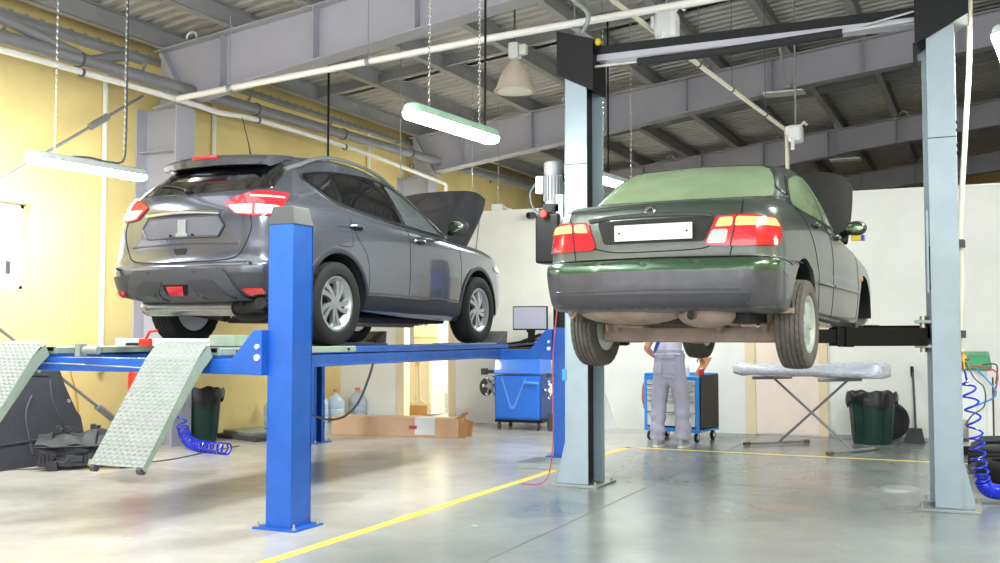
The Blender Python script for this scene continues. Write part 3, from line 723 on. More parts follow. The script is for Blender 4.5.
def car_body(rings, sub=5):
    """rings from the sill up to the roof spine; returns a closed, mirrored bmesh"""
    base = dict(bR=.08, rR=.16, cR=.22, wr=.96, wf=.93, bF=.2, rF=.35, zs=0.)
    R = [{**base, **r} for r in rings]; n = len(R); ts = list(range(n)); rows = []
    for i in range((n-1)*sub+1):
        t = i/sub; rows.append(ring_points({k: pchip(ts, [q[k] for q in R], t) for k in KEYS}))
    bm = bmesh.new(); m = len(rows[0])
    full = []
    for row in rows:
        L = [bm.verts.new(p) for p in row]
        Rr = [None]*m
        for j in range(m): Rr[j] = L[j] if j in (0, m-1) else bm.verts.new((-row[j][0], row[j][1], row[j][2]))
        full.append(L + Rr[::-1][1:-1])
    for a, b in zip(full, full[1:]):
        N = len(a)
        for j in range(N):
            bm.faces.new((a[j], a[(j+1) % N], b[(j+1) % N], b[j]))
    bm.faces.new(full[0][::-1]); bm.faces.new(full[-1])
    bmesh.ops.remove_doubles(bm, verts=bm.verts, dist=1e-5)
    bmesh.ops.recalc_face_normals(bm, faces=bm.faces)
    return bm
class Skin:
    """projects outlines onto a car body"""
    def __init__(s, bm): 
        b2 = bm.copy(); bmesh.ops.triangulate(b2, faces=b2.faces[:]); s.t = BVHTree.FromBMesh(b2); b2.free()
    def hit(s, p, d):
        loc, nor, i, dist = s.t.ray_cast(p, d)
        if loc is None:
            loc, nor, i, dist = s.t.find_nearest(p+d*3.)
        return loc, nor
FR = {'rear': (Vector((0,-3,0)), Vector((1,0,0)), Vector((0,0,1)), Vector((0,1,0))),
      'right': (Vector((3,0,0)), Vector((0,1,0)), Vector((0,0,1)), Vector((-1,0,0))),
      'left': (Vector((-3,0,0)), Vector((0,1,0)), Vector((0,0,1)), Vector((1,0,0))),
      'below': (Vector((0,0,-3)), Vector((1,0,0)), Vector((0,1,0)), Vector((0,0,1))),
      'top': (Vector((0,0,6)), Vector((1,0,0)), Vector((0,1,0)), Vector((0,0,-1)))}
def frame(az):
    """view direction turned az degrees from straight behind towards the right side; a runs along the picture's right"""
    a = math.radians(az); d = Vector((-math.sin(a), math.cos(a), 0)); u = Vector((math.cos(a), math.sin(a), 0))
    return (-d*4, u, Vector((0,0,1)), d)
def round_poly(pts, r=.03, n=4):
    out = []; P = [Vector((p[0], p[1])) for p in pts]; N = len(P)
    for i in range(N):
        a, b, c = P[i-1], P[i], P[(i+1) % N]
        q = min(r, (a-b).length*.45, (c-b).length*.45)
        s, e = b+(a-b).normalized()*q, b+(c-b).normalized()*q
        for k in range(n+1):
            t = k/n; out.append(s*(1-t)**2+b*2*t*(1-t)+e*t*t)
    return [(v.x, v.y) for v in out]
def patch(skin, outline, fr, off=.004, g=.06, depth=.02, rnd=.0):
    o, U, V, D = fr
    if rnd: outline = round_poly(outline, rnd)
    bm = bmesh.new(); vs = [bm.verts.new((p[0], p[1], 0)) for p in outline]; bm.faces.new(vs)
    bmesh.ops.triangulate(bm, faces=bm.faces[:])
    for it in range(7):
        es = [e for e in bm.edges if e.calc_length() > g]
        if not es: break
        bmesh.ops.subdivide_edges(bm, edges=es, cuts=1); bmesh.ops.triangulate(bm, faces=[f for f in bm.faces if len(f.verts) > 3])
        bmesh.ops.beautify_fill(bm, faces=bm.faces[:], edges=[e for e in bm.edges if not e.is_boundary])
    hits = {}
    for v in bm.verts:
        hits[v] = skin.hit(o+U*v.co.x+V*v.co.y, D)
    bnd = [e for e in bm.edges if e.is_boundary]
    for v, (loc, nor) in hits.items(): v.co = loc+nor*off
    if depth:
        r = bmesh.ops.extrude_edge_only(bm, edges=bnd)
        for v in [q for q in r['geom'] if isinstance(q, bmesh.types.BMVert)]:
            l, nn, i_, d_ = skin.t.find_nearest(v.co); v.co = l-nn*depth
    b = MB(); b.bm.free(); b.bm = bm; return b
def seam(skin, pts, fr, r=.0035, off=.0, n=8, mb=None, smooth=True):
    o, U, V, D = fr
    if smooth: P = smooth_path([Vector((p[0], p[1], 0)) for p in pts], n)
    else:
        P = []
        for a, c in zip(pts, pts[1:]):
            for k in range(n): P.append(Vector((a[0]+(c[0]-a[0])*k/n, a[1]+(c[1]-a[1])*k/n, 0)))
        P.append(Vector((*pts[-1], 0)))
    Q = []
    for p in P:
        l, nn = skin.hit(o+U*p.x+V*p.y, D); Q.append(l+nn*off)
    b = mb or MB(); b.tube(Q, r, 6); return b
def boolean_cut(o, cutters):
    for c in cutters:
        c.parent = o.parent
        m = o.modifiers.new('cut', 'BOOLEAN'); m.operation = 'DIFFERENCE'; m.object = c; m.solver = 'EXACT'
    dg = bpy.context.evaluated_depsgraph_get(); dg.update()
    me = bpy.data.meshes.new_from_object(o.evaluated_get(dg)); o.modifiers.clear(); old = o.data; o.data = me
    me.shade_smooth(); me.set_sharp_from_angle(angle=math.radians(32))
    for c in cutters: bpy.data.objects.remove(c)
def arch_cutter(x0, x1, y, z, r):
    b = MB(); b.cyl((x0,y,z),(x1,y,z), r, 48); b.box(((x0+x1)/2, y, z-.5), (abs(x1-x0), 2*r*.97, 1.0)) if False else None
    return b.build('cutter', M['black'], smooth=False)
def wheel_hub(car, x, y, z):
    b = MB(); b.cyl((x-.05,y,z),(x,y,z), .13, 32); b.cyl((x,y,z),(x+.05,y,z), .065, 20); b.box((x-.02,y-.13,z+.05),(.07,.06,.12)); b.build('front_hub', M['under_dark'], car, world=False)
def wheel(name, parent, c, R, wid, rimR, sgn, m_tyre, m_rim, kind, tread=True):
    """sgn +1: outside faces +x"""
    t = MB(); hw = wid/2; seg = 120
    prof = [(rimR-.012,-hw*.82),(rimR+.008,-hw*.86),(rimR+.02,-hw*.96),(rimR+(R-rimR)*.5,-hw*1.03),(R-.03,-hw*.97),(R-.008,-hw*.86)]
    ribs = 5; w_in = hw*.84
    for i in range(ribs):
        a = -w_in+2*w_in*i/ribs; c2 = -w_in+2*w_in*(i+1)/ribs
        crown = lambda x: R-.010*(x/hw)**2
        prof += [(crown(a)-.0 if i == 0 else crown(a)-.008, a+.001),(crown(a), a+.007),(crown(c2), c2-.007),(crown(c2)-.008, c2-.001)]
    prof += [(R-.008,hw*.86),(R-.03,hw*.97),(rimR+(R-rimR)*.5,hw*1.03),(rimR+.02,hw*.96),(rimR+.008,hw*.86),(rimR-.012,hw*.82)]
    vs = []; n = len(prof)
    for i, (r, h) in enumerate(prof):
        for k in range(seg):
            rr = r
            if tread and 5 <= i <= n-6:
                rib = (i-6)//4
                if (k+rib*2) % 4 == 0 and (abs(h) > hw*.30): rr -= .006
            a = 2*PI*k/seg; vs.append((c[0]+h, c[1]+rr*math.cos(a), c[2]+rr*math.sin(a)))
    t._m(vs, [(i*seg+k, i*seg+(k+1)%seg, (i+1)*seg+(k+1)%seg, (i+1)*seg+k) for i in range(n-1) for k in range(seg)])
    ty = t.build('wheel', m_tyre, parent, world=False, angle=28)
    # rim barrel
    b = MB(); s = sgn
    b.lathe([(rimR-.004,-s*hw*.84),(rimR+.006,-s*hw*.8),(rimR-.03,-s*hw*.6),(rimR-.045,0),(rimR-.03,s*hw*.6),(rimR-.006,s*hw*.74),(rimR+.007,s*hw*.84),(rimR+.004,s*hw*.88),(rimR-.012,s*hw*.84),(rimR-.028,s*hw*.66),(rimR-.055,s*hw*.45),(rimR-.06,-s*hw*.5)], c=c, axis='x', seg=48)
    b.build('rim', m_rim, ty, world=False)
    d = MB(); k0 = .05 if kind == 'swirl' else -.7
    d.cyl((c[0]+s*hw*k0,c[1],c[2]),(c[0]+s*hw*.15,c[1],c[2]), (rimR-.05) if kind == 'swirl' else rimR-.06, 40); d.build('brake_disc', M['under_dark'], ty, world=False)
    sp = MB(); xo = s*hw*.70; xi = s*hw*.36
    if kind == 'swirl':
        for k in range(10):
            a0 = 2*PI*k/10 + (.10 if k % 2 else -.10); tw = .22
            pts = [(.045,a0),( .09,a0+tw*.2),(.14,a0+tw*.6),(rimR-.01,a0+tw*1.25)]
            wd = [.018,.020,.023,.031]
            def P(r, a, off, x): return (c[0]+x, c[1]+r*math.cos(a)-off*math.sin(a), c[2]+r*math.sin(a)+off*math.cos(a))
            rows = []
            for (r, a), w_ in zip(pts, wd):
                dome = xo*(1-.10*(r/rimR)**2)
                rows.append([P(r,a,-w_,xi), P(r,a,-w_,dome), P(r,a,w_*.7,dome), P(r,a,w_,xi)])
            sp.grid(rows)
        sp.lathe([(.062,xi),(.062,xo*.96),(.05,xo*1.0),(.036,xo*.97),(.034,xo*1.02),(0,xo*1.04)], c=c, axis='x', seg=28)
        nuts = 5
    else:
        for k in range(7):
            a0 = 2*PI*k/7
            def P(r, a, off, x): return (c[0]+x, c[1]+r*math.cos(a)-off*math.sin(a), c[2]+r*math.sin(a)+off*math.cos(a))
            rows = []
            for r, w_ in ((.05,.028),(.09,.030),(.13,.032),(rimR-.02,.042),(rimR-.004,.05)):
                dome = xo*(1.06-.12*(r/rimR)**2)
                rows.append([P(r,a0,-w_,xi), P(r,a0,-w_*.9,dome), P(r,a0,w_*.9,dome), P(r,a0,w_,xi)])
            sp.grid(rows)
        sp.lathe([(.075,xi),(.075,xo*1.0),(.06,xo*1.06),(0,xo*1.10)], c=c, axis='x', seg=28)
        nuts = 4
    nb = sp
    for k in range(nuts):
        a = 2*PI*k/nuts+.3; nb.cyl((c[0]+xo*.9,c[1]+.045*math.cos(a),c[2]+.045*math.sin(a)),(c[0]+xo*1.04,c[1]+.045*math.cos(a),c[2]+.045*math.sin(a)), .009, 6)
    sp.build('spokes', m_rim, ty, world=False, angle=30)
    return ty
def arch_strip(skin, y, z, r0, r1, fr, a0, a1, off, n=40):
    """flat arch trim laid round a wheel opening"""
    o, U, V, D = fr; bm = bmesh.new(); rows = []
    for i in range(n+1):
        a = a0+(a1-a0)*i/n; row = []
        for r in (r0, (r0+r1)/2, r1):
            l, nn = skin.hit(o+U*(y+r*math.cos(a))+V*(z+r*math.sin(a)), D); row.append((l, nn))
        rows.append(row)
    b = MB()
    G = [[row[0][0]-row[0][1]*.02, row[0][0]+row[0][1]*off*.9, row[1][0]+row[1][1]*off*1.2, row[2][0]+row[2][1]*off*.8, row[2][0]-row[2][1]*.004] for row in rows]
    b.grid(G); return b
def mirror_pts(pts): return [(-x, z) for x, z in pts]

# ============================================================ grey crossover
def build_suv():
    car = thing('car', 'graphite grey crossover standing on the blue four-post lift, hood up', 'car', (-5.905, 6.475, 1.238), math.radians(-.5))
    rings = [
     dict(yR=.20,zR=.40,yF=4.45,zF=.24,w=.83,bR=.12,rR=.22,cR=.26,wr=.93,zs=-.06),
     dict(yR=.06,zR=.43,yF=4.58,zF=.30,w=.875,bR=.10,rR=.26,cR=.30,wr=.955,zs=-.03),
     dict(yR=.015,zR=.54,yF=4.63,zF=.44,w=.900,bR=.10,rR=.27,cR=.30,wr=.965),
     dict(yR=.0,zR=.64,yF=4.64,zF=.60,w=.908,bR=.10,rR=.27,cR=.30,wr=.97),
     dict(yR=.035,zR=.695,yF=4.63,zF=.68,w=.910,bR=.10,rR=.26,cR=.28,wr=.97),
     dict(yR=.055,zR=.80,yF=4.62,zF=.76,w=.908,bR=.10,rR=.26,cR=.27,wr=.965),
     dict(yR=.06,zR=.98,yF=4.58,zF=.86,w=.905,bR=.12,rR=.28,cR=.27,wr=.955),
     dict(yR=.075,zR=1.12,yF=4.48,zF=.95,w=.895,bR=.13,rR=.32,cR=.28,wr=.94),
     dict(yR=.115,zR=1.22,yF=4.25,zF=1.02,w=.875,bR=.14,rR=.36,cR=.28,wr=.92,zs=-.02),
     dict(yR=.165,zR=1.275,yF=3.62,zF=1.10,w=.845,bR=.13,rR=.36,cR=.25,wr=.90,wf=.90,zs=-.035),
     dict(yR=.33,zR=1.42,yF=3.18,zF=1.31,w=.775,bR=.12,rR=.34,cR=.22,wr=.85,wf=.88,zs=.005),
     dict(yR=.49,zR=1.545,yF=2.78,zF=1.51,w=.700,bR=.10,rR=.30,cR=.20,wr=.83,wf=.88,zs=.02),
     dict(yR=.57,zR=1.60,yF=2.58,zF=1.585,w=.655,bR=.08,rR=.30,cR=.2,wr=.83,wf=.88,zs=.02),
     dict(yR=.66,zR=1.635,yF=2.44,zF=1.63,w=.57,bR=.05,rR=.25,cR=.2,wr=.9,wf=.9,zs=.03),
     dict(yR=.84,zR=1.665,yF=2.2,zF=1.665,w=.36,bR=.03,rR=.2,cR=.15,wr=.9,wf=.9,zs=.03),
     dict(yR=1.05,zR=1.69,yF=1.9,zF=1.69,w=.06,bR=.0,rR=.05,cR=.03,wr=.9,wf=.9,zs=.005)]
    bm = car_body(rings); sk = Skin(bm)
    b = MB(); b.bm.free(); b.bm = bm
    body = b.build('body', M['suv'], car, world=False, angle=32)
    AR, AF, AZ = .995, 3.70, .362; CR = .435
    boolean_cut(body, [arch_cutter(s*.56, s*1.2, y, AZ, CR) for s in (-1, 1) for y in (AR, AF)])
    body.data.materials.clear(); body.data.materials.append(M['suv'])
    bay = MB()
    for s in (-1, 1):
        for y in (AR, AF):
            seg = 30; rows = []
            for i in range(seg+1):
                a = -.12+(PI+.24)*i/seg; rows.append([(s*.565, y+CR*.985*math.cos(a), AZ+CR*.985*math.sin(a)), (s*.875, y+CR*.985*math.cos(a), AZ+CR*.985*math.sin(a))])
            bay.grid(rows); bay._m([r[0] for r in rows], [tuple(range(len(rows)))])
            bay.build('wheel_arch_liner', M['arch_black'], car, world=False, angle=60); bay = MB()
    # wheels
    for s in (-1, 1):
        for y in (AR, AF): wheel('wheel', car, (s*.785, y, AZ), .362, .225, .232, s, M['tyre'], M['alu'], 'swirl')
    # arch trims and sill cladding
    for s, fr in ((1, FR['right']), (-1, FR['left'])):
        for y, a0, a1 in ((AR, -.02, PI+.05), (AF, -.1, PI+.02)):
            arch_strip(sk, y, AZ, CR-.004, CR+.04, fr, a0, a1, .010).build('arch_trim', M['suv_clad'], car, world=False)
        patch(sk, [(1.43,.325),(2.3,.30),(3.26,.29),(3.28,.40),(3.22,.425),(1.46,.45),(1.43,.44)], fr, off=.012, g=.10).build('sill_cladding', M['suv_clad'], car, world=False)
        seam(sk, [(1.46,.475),(2.4,.46),(3.22,.44)], fr, r=.006, off=.004).build('sill_crease', M['suv_dark'], car, world=False)
        # side glass: quarter, rear door, front door; black pillars behind
        dl = [(.76,1.405),(.82,1.475),(1.12,1.525),(1.70,1.545),(2.08,1.525),(2.45,1.455),(2.80,1.315),(3.16,1.095),(2.6,1.10),(2.0,1.14),(1.40,1.195),(1.04,1.25)]
        patch(sk, dl, fr, off=.003, g=.08, rnd=.03).build('window_surround', M['black'], car, world=False)
        cr = MB(); seam(sk, dl+[dl[0]], fr, r=.007, off=.004, n=5, mb=cr); cr.build('chrome_window_trim', M['trim_dark'], car, world=False)
        qg = [(.81,1.405),(.85,1.46),(1.11,1.508),(1.11,1.262),(1.05,1.27)]
        rd = [(1.17,1.512),(1.70,1.526),(1.92,1.518),(2.13,1.155),(2.0,1.16),(1.40,1.213),(1.17,1.25)]
        fd = [(2.02,1.508),(2.14,1.502),(2.44,1.432),(2.78,1.297),(3.05,1.12),(2.6,1.122),(2.21,1.146)]
        patch(sk, qg, fr, off=.008, g=.08, rnd=.02).build('quarter_window', M['glass_dark'], car, world=False)
        patch(sk, rd, fr, off=.008, g=.08, rnd=.02).build('rear_door_window', M['glass_dark'], car, world=False)
        patch(sk, fd, fr, off=.008, g=.08, rnd=.02).build('front_door_window', M['glass_clear'], car, world=False)
        # door gaps
        dg = None
        seam(sk, [(1.17,1.21),(1.20,1.09),(1.29,.95),(1.43,.80),(1.47,.62),(1.47,.46)], fr).build('door_gap', M['black'], car, world=False)
        seam(sk, [(2.14,1.12),(2.18,1.0),(2.18,.7),(2.17,.45)], fr).build('door_gap', M['black'], car, world=False)
        seam(sk, [(3.10,1.12),(3.22,1.0),(3.26,.8),(3.24,.44)], fr).build('door_gap', M['black'], car, world=False)
        seam(sk, [(2.23,.47),(3.0,.455),(3.25,.445)], fr).build('door_gap', M['black'], car, world=False)
        for y, z in ((1.28,1.045),(2.36,1.00)):
            l, nn = sk.hit(FR['right' if s > 0 else 'left'][0]+Vector((0,y,z)), Vector((-s,0,0)))
            h = MB(); h.tube(smooth_path([l+nn*.002+Vector((0,-.10,0)), l+nn*.035+Vector((0,-.06,.0)), l+nn*.04, l+nn*.035+Vector((0,.05,-.002)), l+nn*.004+Vector((0,.10,-.004))], 5), [.010]+[.014]*19+[.01], 8)
            hd = h.build('door_handle', M['suv'], car, world=False)
            MB().ell(l-nn*.002, (.012,.065,.030)).build('handle_cup', M['black'], hd, world=False)
        # mirror
        mz = MB(); mz.ell((s*.99,3.00,1.20), (.115,.07,.085), 20, 14); mo_ = mz.build('door_mirror', M['suv_dark'], car, world=False)
        mg = MB(); mg.ell((s*.99,2.938,1.20), (.088,.010,.062), 20, 12); mg.build('mirror_glass', M['mirror'], mo_, world=False)
        MB().tube([(s*.86,3.05,1.14),(s*.95,3.02,1.16)], .03, 8).build('mirror_foot', M['black'], mo_, world=False)
        # roof rail
        rl = MB(); path = []
        for k in range(17):
            t = k/16; y = .62+1.75*t; l, nn = sk.hit(Vector((s*.60, y, 5)), Vector((0,0,-1)))
            path.append(l+Vector((0,0,.028*min(1, t*7, (1-t)*7)+.006)))
        rl.tube(path, [.022]*3+[.017]*12+[.014]*2, 8); rl.build('roof_rail', M['rail'], car, world=False)
        # fuel flap
        if s > 0: seam(sk, [(.98,1.02),(1.14,1.03),(1.20,1.0),(1.21,.90),(1.18,.86),(1.0,.86)], fr, r=.003).build('fuel_flap_gap', M['black'], car, world=False)
    # rear glass wrapping to the sides, tailgate
    rg = [(-.69,1.285),(-.55,1.262),(0,1.245),(.55,1.262),(.69,1.285),(.63,1.42),(.57,1.53),(.5,1.55),(.3,1.56),(-.3,1.56),(-.5,1.55),(-.57,1.53),(-.63,1.42)]
    patch(sk, rg, FR['rear'], off=.006, g=.08, rnd=.04).build('rear_window', M['glass_dark'], car, world=False)
    for s in (1, -1):
        fr = frame(s*40)
        a = [(.52,1.30),(.60,1.275),(.685,1.285),(.665,1.36),(.615,1.47),(.565,1.53),(.50,1.545)]
        a = [(s*p, q) for p, q in a]
        patch(sk, a, fr, off=.005, g=.06, rnd=.02).build('rear_side_glass', M['glass_dark'], car, world=False)
        # tail lamp wrapping round the corner, seen from 35 degrees
        fr = frame(s*35)
        out = [(.395,1.150),(.48,1.195),(.62,1.238),(.76,1.245),(.90,1.235),(.87,1.17),(.84,1.10),(.80,1.045),(.62,1.04),(.48,1.055)]
        P_ = [(s*p, q) for p, q in out]
        tl = patch(sk, P_, fr, off=.016, g=.05, rnd=.015).build('tail_lamp', M['lens_red'], car, world=False)
        lo = [(.43,1.128),(.62,1.135),(.62,1.05),(.49,1.063)]
        patch(sk, [(s*p, q) for p, q in lo], fr, off=.022, g=.05, rnd=.012).build('reversing_lens', M['lens_clear'], tl, world=False)
        lo = [(.64,1.13),(.82,1.12),(.79,1.055),(.64,1.05)]
        patch(sk, [(s*p, q) for p, q in lo], fr, off=.022, g=.05, rnd=.012).build('amber_lens', M['lens_clear'], tl, world=False)
        lo = [(.60,1.205),(.86,1.20),(.855,1.185),(.60,1.188)]
        patch(sk, [(s*p, q) for p, q in lo], fr, off=.020, g=.05).build('pale_lens_band', M['lens_clear'], tl, world=False)
        # fog reflector
        fr2 = frame(s*22); ff = [(.60,.485),(.76,.49),(.775,.455),(.65,.447)]
        patch(sk, [(s*p, q-.02) for p, q in ff], fr2, off=.024, g=.05, rnd=.01).build('fog_reflector', M['lens_red'], car, world=False)
    tgap = MB()
    seam(sk, [(-.60,1.20),(-.645,1.04),(-.66,.93),(-.60,.78),(-.52,.705),(-.3,.685),(0,.68),(.3,.685),(.52,.705),(.60,.78),(.66,.93),(.645,1.04),(.60,1.20)], FR['rear'], r=.005, mb=tgap)
    tgap.build('tailgate_gap', M['black'], car, world=False)
    # lower dark bumper with skid panel
    cl = MB()
    low = [(-.80,.585),(-.5,.59),(0,.60),(.5,.59),(.80,.585),(.85,.40),(.6,.365),(-.6,.365),(-.85,.40)]
    patch(sk, low, FR['rear'], off=.012, g=.07).build('lower_bumper', M['suv_dark'], car, world=False)
    for s in (1, -1):
        a = [(.62,.585),(.80,.575),(.99,.555),(.96,.43),(.86,.36),(.62,.365)]
        patch(sk, [(s*p, q) for p, q in a], frame(s*42), off=.011, g=.07).build('bumper_corner_cladding', M['suv_dark'], car, world=False)
    sk_p = [(-.45,.625),(.45,.625),(.50,.58),(.60,.40),(.56,.372),(-.56,.372),(-.60,.40),(-.50,.58)]
    M['skid'] = mat('grey bumper insert', (72, 72, 78), .45, metal=.2)
    skid = patch(sk, sk_p, FR['rear'], off=.026, g=.06, rnd=.02).build('skid_panel', M['skid'], car, world=False)
    for s in (1, -1):
        q = [(s*.13,.535),(s*.36,.54),(s*.50,.41),(s*.22,.40)]
        patch(sk, q, FR['rear'], off=.034, g=.05, rnd=.02).build('skid_recess', M['suv_dark'], skid, world=False)
    patch(sk, [(-.13,.505),(.13,.505),(.10,.435),(-.10,.435)], FR['rear'], off=.036, g=.05, rnd=.008).build('fog_recess', M['black'], skid, world=False)
    patch(sk, [(-.085,.495),(.085,.495),(.075,.44),(-.075,.44)], FR['rear'], off=.043, g=.05, rnd=.008).build('rear_fog_lamp', M['lens_red'], skid, world=False)
    for x, z in ((-.28,.60),(.20,.60),(.70,.655),(-.66,.64)):
        l, nn = sk.hit(Vector((x,-3,z)), Vector((0,1,0))); MB().cyl(l, l+nn*.03, .012, 14).build('parking_sensor', M['suv_dark'], car, world=False)
    # number plate recess, chrome bar, plate holder
    pr = [(-.37,1.055),(.36,1.055),(.42,.97),(.37,.885),(-.37,.885),(-.43,.97)]
    M['recess'] = mat('grey plate recess', (92, 92, 102), .45, var=.05)
    rc = patch(sk, pr, FR['rear'], off=.010, g=.06, rnd=.03).build('plate_recess', M['recess'], car, world=False)
    ring = MB(); seam(sk, pr+[pr[0]], FR['rear'], r=.009, off=.012, n=4, mb=ring, smooth=False); ring.build('recess_lip', M['suv'], rc, world=False)
    cb = MB(); cb.tube(smooth_path([sk.hit(Vector((x,-3,z)), Vector((0,1,0)))[0]+Vector((0,-.022,0)) for x, z in ((-.38,1.075),(-.2,1.085),(0,1.09),(.2,1.085),(.38,1.075))], 5), .017, 10); cb.build('chrome_bar', M['chrome'], car, world=False)
    l, nn = sk.hit(Vector((.02,-3,.96)), Vector((0,1,0)))
    bd = MB(); bd.box(l+Vector((.0,-.016,.01)), (.085,.012,.115)); bd.box(l+Vector((0,-.016,-.055)),(.12,.014,.03)); bd.build('plate_bracket', M['galv'], rc, world=False, bevel=.004)
    for x in (-.10,.13):
        l2, n2 = sk.hit(Vector((x,-3,.90)), Vector((0,1,0))); MB().cyl(l2+Vector((0,-.02,0)), l2, .013, 12).build('plate_screw', M['black'], rc, world=False)
    # tailgate crease and badge grip
    seam(sk, [(-.55,.82),(0,.83),(.55,.82)], FR['rear'], r=.008, off=-.002).build('tailgate_crease', M['suv'], car, world=False)
    patch(sk, [(-.07,.795),(.07,.795),(.05,.745),(-.05,.745)], FR['rear'], off=.005, g=.04, rnd=.008).build('tailgate_grip', M['black'], car, world=False)
    # roof spoiler with high brake light
    rows = []
    for i in range(25):
        x = -.55+1.1*i/24; e = (abs(x)/.55)**2.4
        yr, zt = .345+.10*e, 1.628-.035*e
        rows.append([(x,.59,1.550-.02*e),(x,yr+.04,1.505-.01*e),(x,yr+.005,1.512-.01*e),(x,yr-.015,1.565-.02*e),(x,yr+.02,1.598-.025*e),(x,.54,zt),(x,.74,1.645-.035*e),(x,.80,1.62-.03*e)])
    sp = MB(); sp.grid(rows); sp.grid([rows[0], [(-.55,.70,1.58)]*8]); sp.grid([rows[-1], [(.55,.70,1.58)]*8])
    spo = sp.build('roof_spoiler', M['suv'], car, world=False)
    MB().tube(smooth_path([(-.13,.333,1.578),(0,.327,1.58),(.13,.333,1.578)], 6), .017, 8).build('high_brake_light', M['lens_red'], spo, world=False)
    gl = MB(); gl.grid([[(x,.395,1.500),(x,.45,1.502),(x,.57,1.545)] for x in (-.52,-.3,0,.3,.52)]); gl.build('spoiler_underside', M['black'], spo, world=False)
    # wiper
    wp = MB(); a_ = [sk.hit(Vector((x,-3,z)), Vector((0,1,0)))[0]+Vector((0,-.03,0)) for x, z in ((.0,1.275),(-.10,1.31),(-.28,1.345),(-.42,1.36))]
    wp.tube(smooth_path(a_, 4), .011, 6); wp.ell(a_[0], (.04,.025,.03)); wp.build('rear_wiper', M['black'], car, world=False)
    # aerial
    l, nn = sk.hit(Vector((-.02,.95,5)), Vector((0,0,-1)))
    an = MB(); an.tube([l, l+Vector((0,-.04,.12)), l+Vector((0,-.13,.34))], [.008,.005,.003], 6); an.ell(l, (.03,.05,.02)); an.build('roof_aerial', M['black'], car, world=False)
    # open hood
    rows = []; rows2 = []
    for i in range(15):
        u = i/14; row = []; row2 = []
        for j in range(17):
            v = -1+2*j/16; wv = (.74-.10*u*u)*v
            y = 3.66+.88*u - .10*v*v*u; z = 1.12+.82*u-.14*u*u - .06*v*v*(1-u*.3)-.10*(abs(v)**6)*u
            row.append((wv, y-.10*(u**3), z)); row2.append((wv*.97, y+.03-.10*(u**3), z-.028))
        rows.append(row); rows2.append(row2)
    hd = MB(); hd.grid(rows)
    hood = hd.build('hood', M['suv'], car, world=False)
    hu = MB(); hu.grid(rows2)
    for rr in (0, -1): hu.grid([rows[rr], rows2[rr]])
    hu.grid([[r[0] for r in rows], [r[0] for r in rows2]]); hu.grid([[r[-1] for r in rows], [r[-1] for r in rows2]])
    hu.build('hood_underside', M['hoodliner'], hood, world=False)
    MB().tube([(.66,4.05,1.02),(.64,4.22,1.55)], .008, 6).build('hood_strut', M['galv'], hood, world=False)
    # windscreen
    patch(sk, [(-.66,1.14),(.66,1.14),(.57,1.55),(-.57,1.55)], (Vector((0,8,0)), Vector((1,0,0)), Vector((0,0,1)), Vector((0,-1,0))), off=.006, g=.1, rnd=.05).build('windscreen', M['glass_clear'], car, world=False)
    # underside: floor pan, silencer, pipes, rear axle
    u = MB(); u.bx(-.60,.60,1.40,4.2,.25,.33); u.bx(-.70,.70,1.45,3.25,.205,.26); u.bx(-.45,.45,.5,1.45,.33,.40); u.build('floor_pan', M['under_dark'], car, world=False, bevel=.02)
    ex = MB(); ex.tube([(-.62,.40,.33),(.30,.40,.325)], .075, 20); ex.lathe([(0,-.72),(.05,-.71),(.075,-.66),(.075,-.6)], c=(0,.40,.33), axis='x', seg=20)
    e_ = ex.build('silencer', M['dull_steel'], car, world=False)
    tp = MB(); tp.tube(smooth_path([(.28,.40,.325),(.42,.38,.32),(.52,.36,.34),(.66,.25,.35),(.72,.17,.35)], 6), .045, 14); tp.build('tail_pipe', M['under_dark'], e_, world=False)
    hb = MB(); hb.tube([(.40,.30,.40),(.42,.36,.30),(.60,.36,.29),(.62,.30,.42)], .016, 8); hb.build('pipe_hanger', M['under_dark'], e_, world=False)
    ra = MB()
    for s in (-1, 1):
        ra.tube([(s*.30,.98,.26),(s*.70,.98,.30)], [.05,.035], 10); ra.tube([(s*.45,1.0,.28),(s*.60,.9,.55)], .035, 10); ra.tube([(s*.62,1.5,.30),(s*.68,1.0,.30)], .03, 8)
    ra.ell((0,.95,.30),(.16,.2,.09)); ra.build('rear_axle', M['under_dark'], car, world=False)
    pl = MB(); pl.tube([(.45,1.5,.20),(.45,3.0,.19)], .025, 8); pl.tube([(.58,1.6,.205),(.58,2.9,.195)], .012, 6); pl.box((.62,1.62,.22),(.12,.10,.05)); pl.cyl((.66,2.82,.19),(.66,2.82,.24),.02,10); pl.cyl((.66,2.92,.19),(.66,2.92,.24),.02,10)
    pl.build('brake_lines', M['under'], car, world=False)
    # front corner: headlamp and lower bumper edge seen past the wheel
    patch(sk, [(4.12,.86),(4.30,.85),(4.42,.80),(4.3,.78),(4.15,.81)], FR['right'], off=.01, g=.06, rnd=.02).build('headlamp', M['lens_clear'], car, world=False)
    patch(sk, [(4.12,.86),(4.30,.85),(4.42,.80),(4.3,.78),(4.15,.81)], FR['left'], off=.01, g=.06, rnd=.02).build('headlamp', M['lens_clear'], car, world=False)
    return car
build_suv()

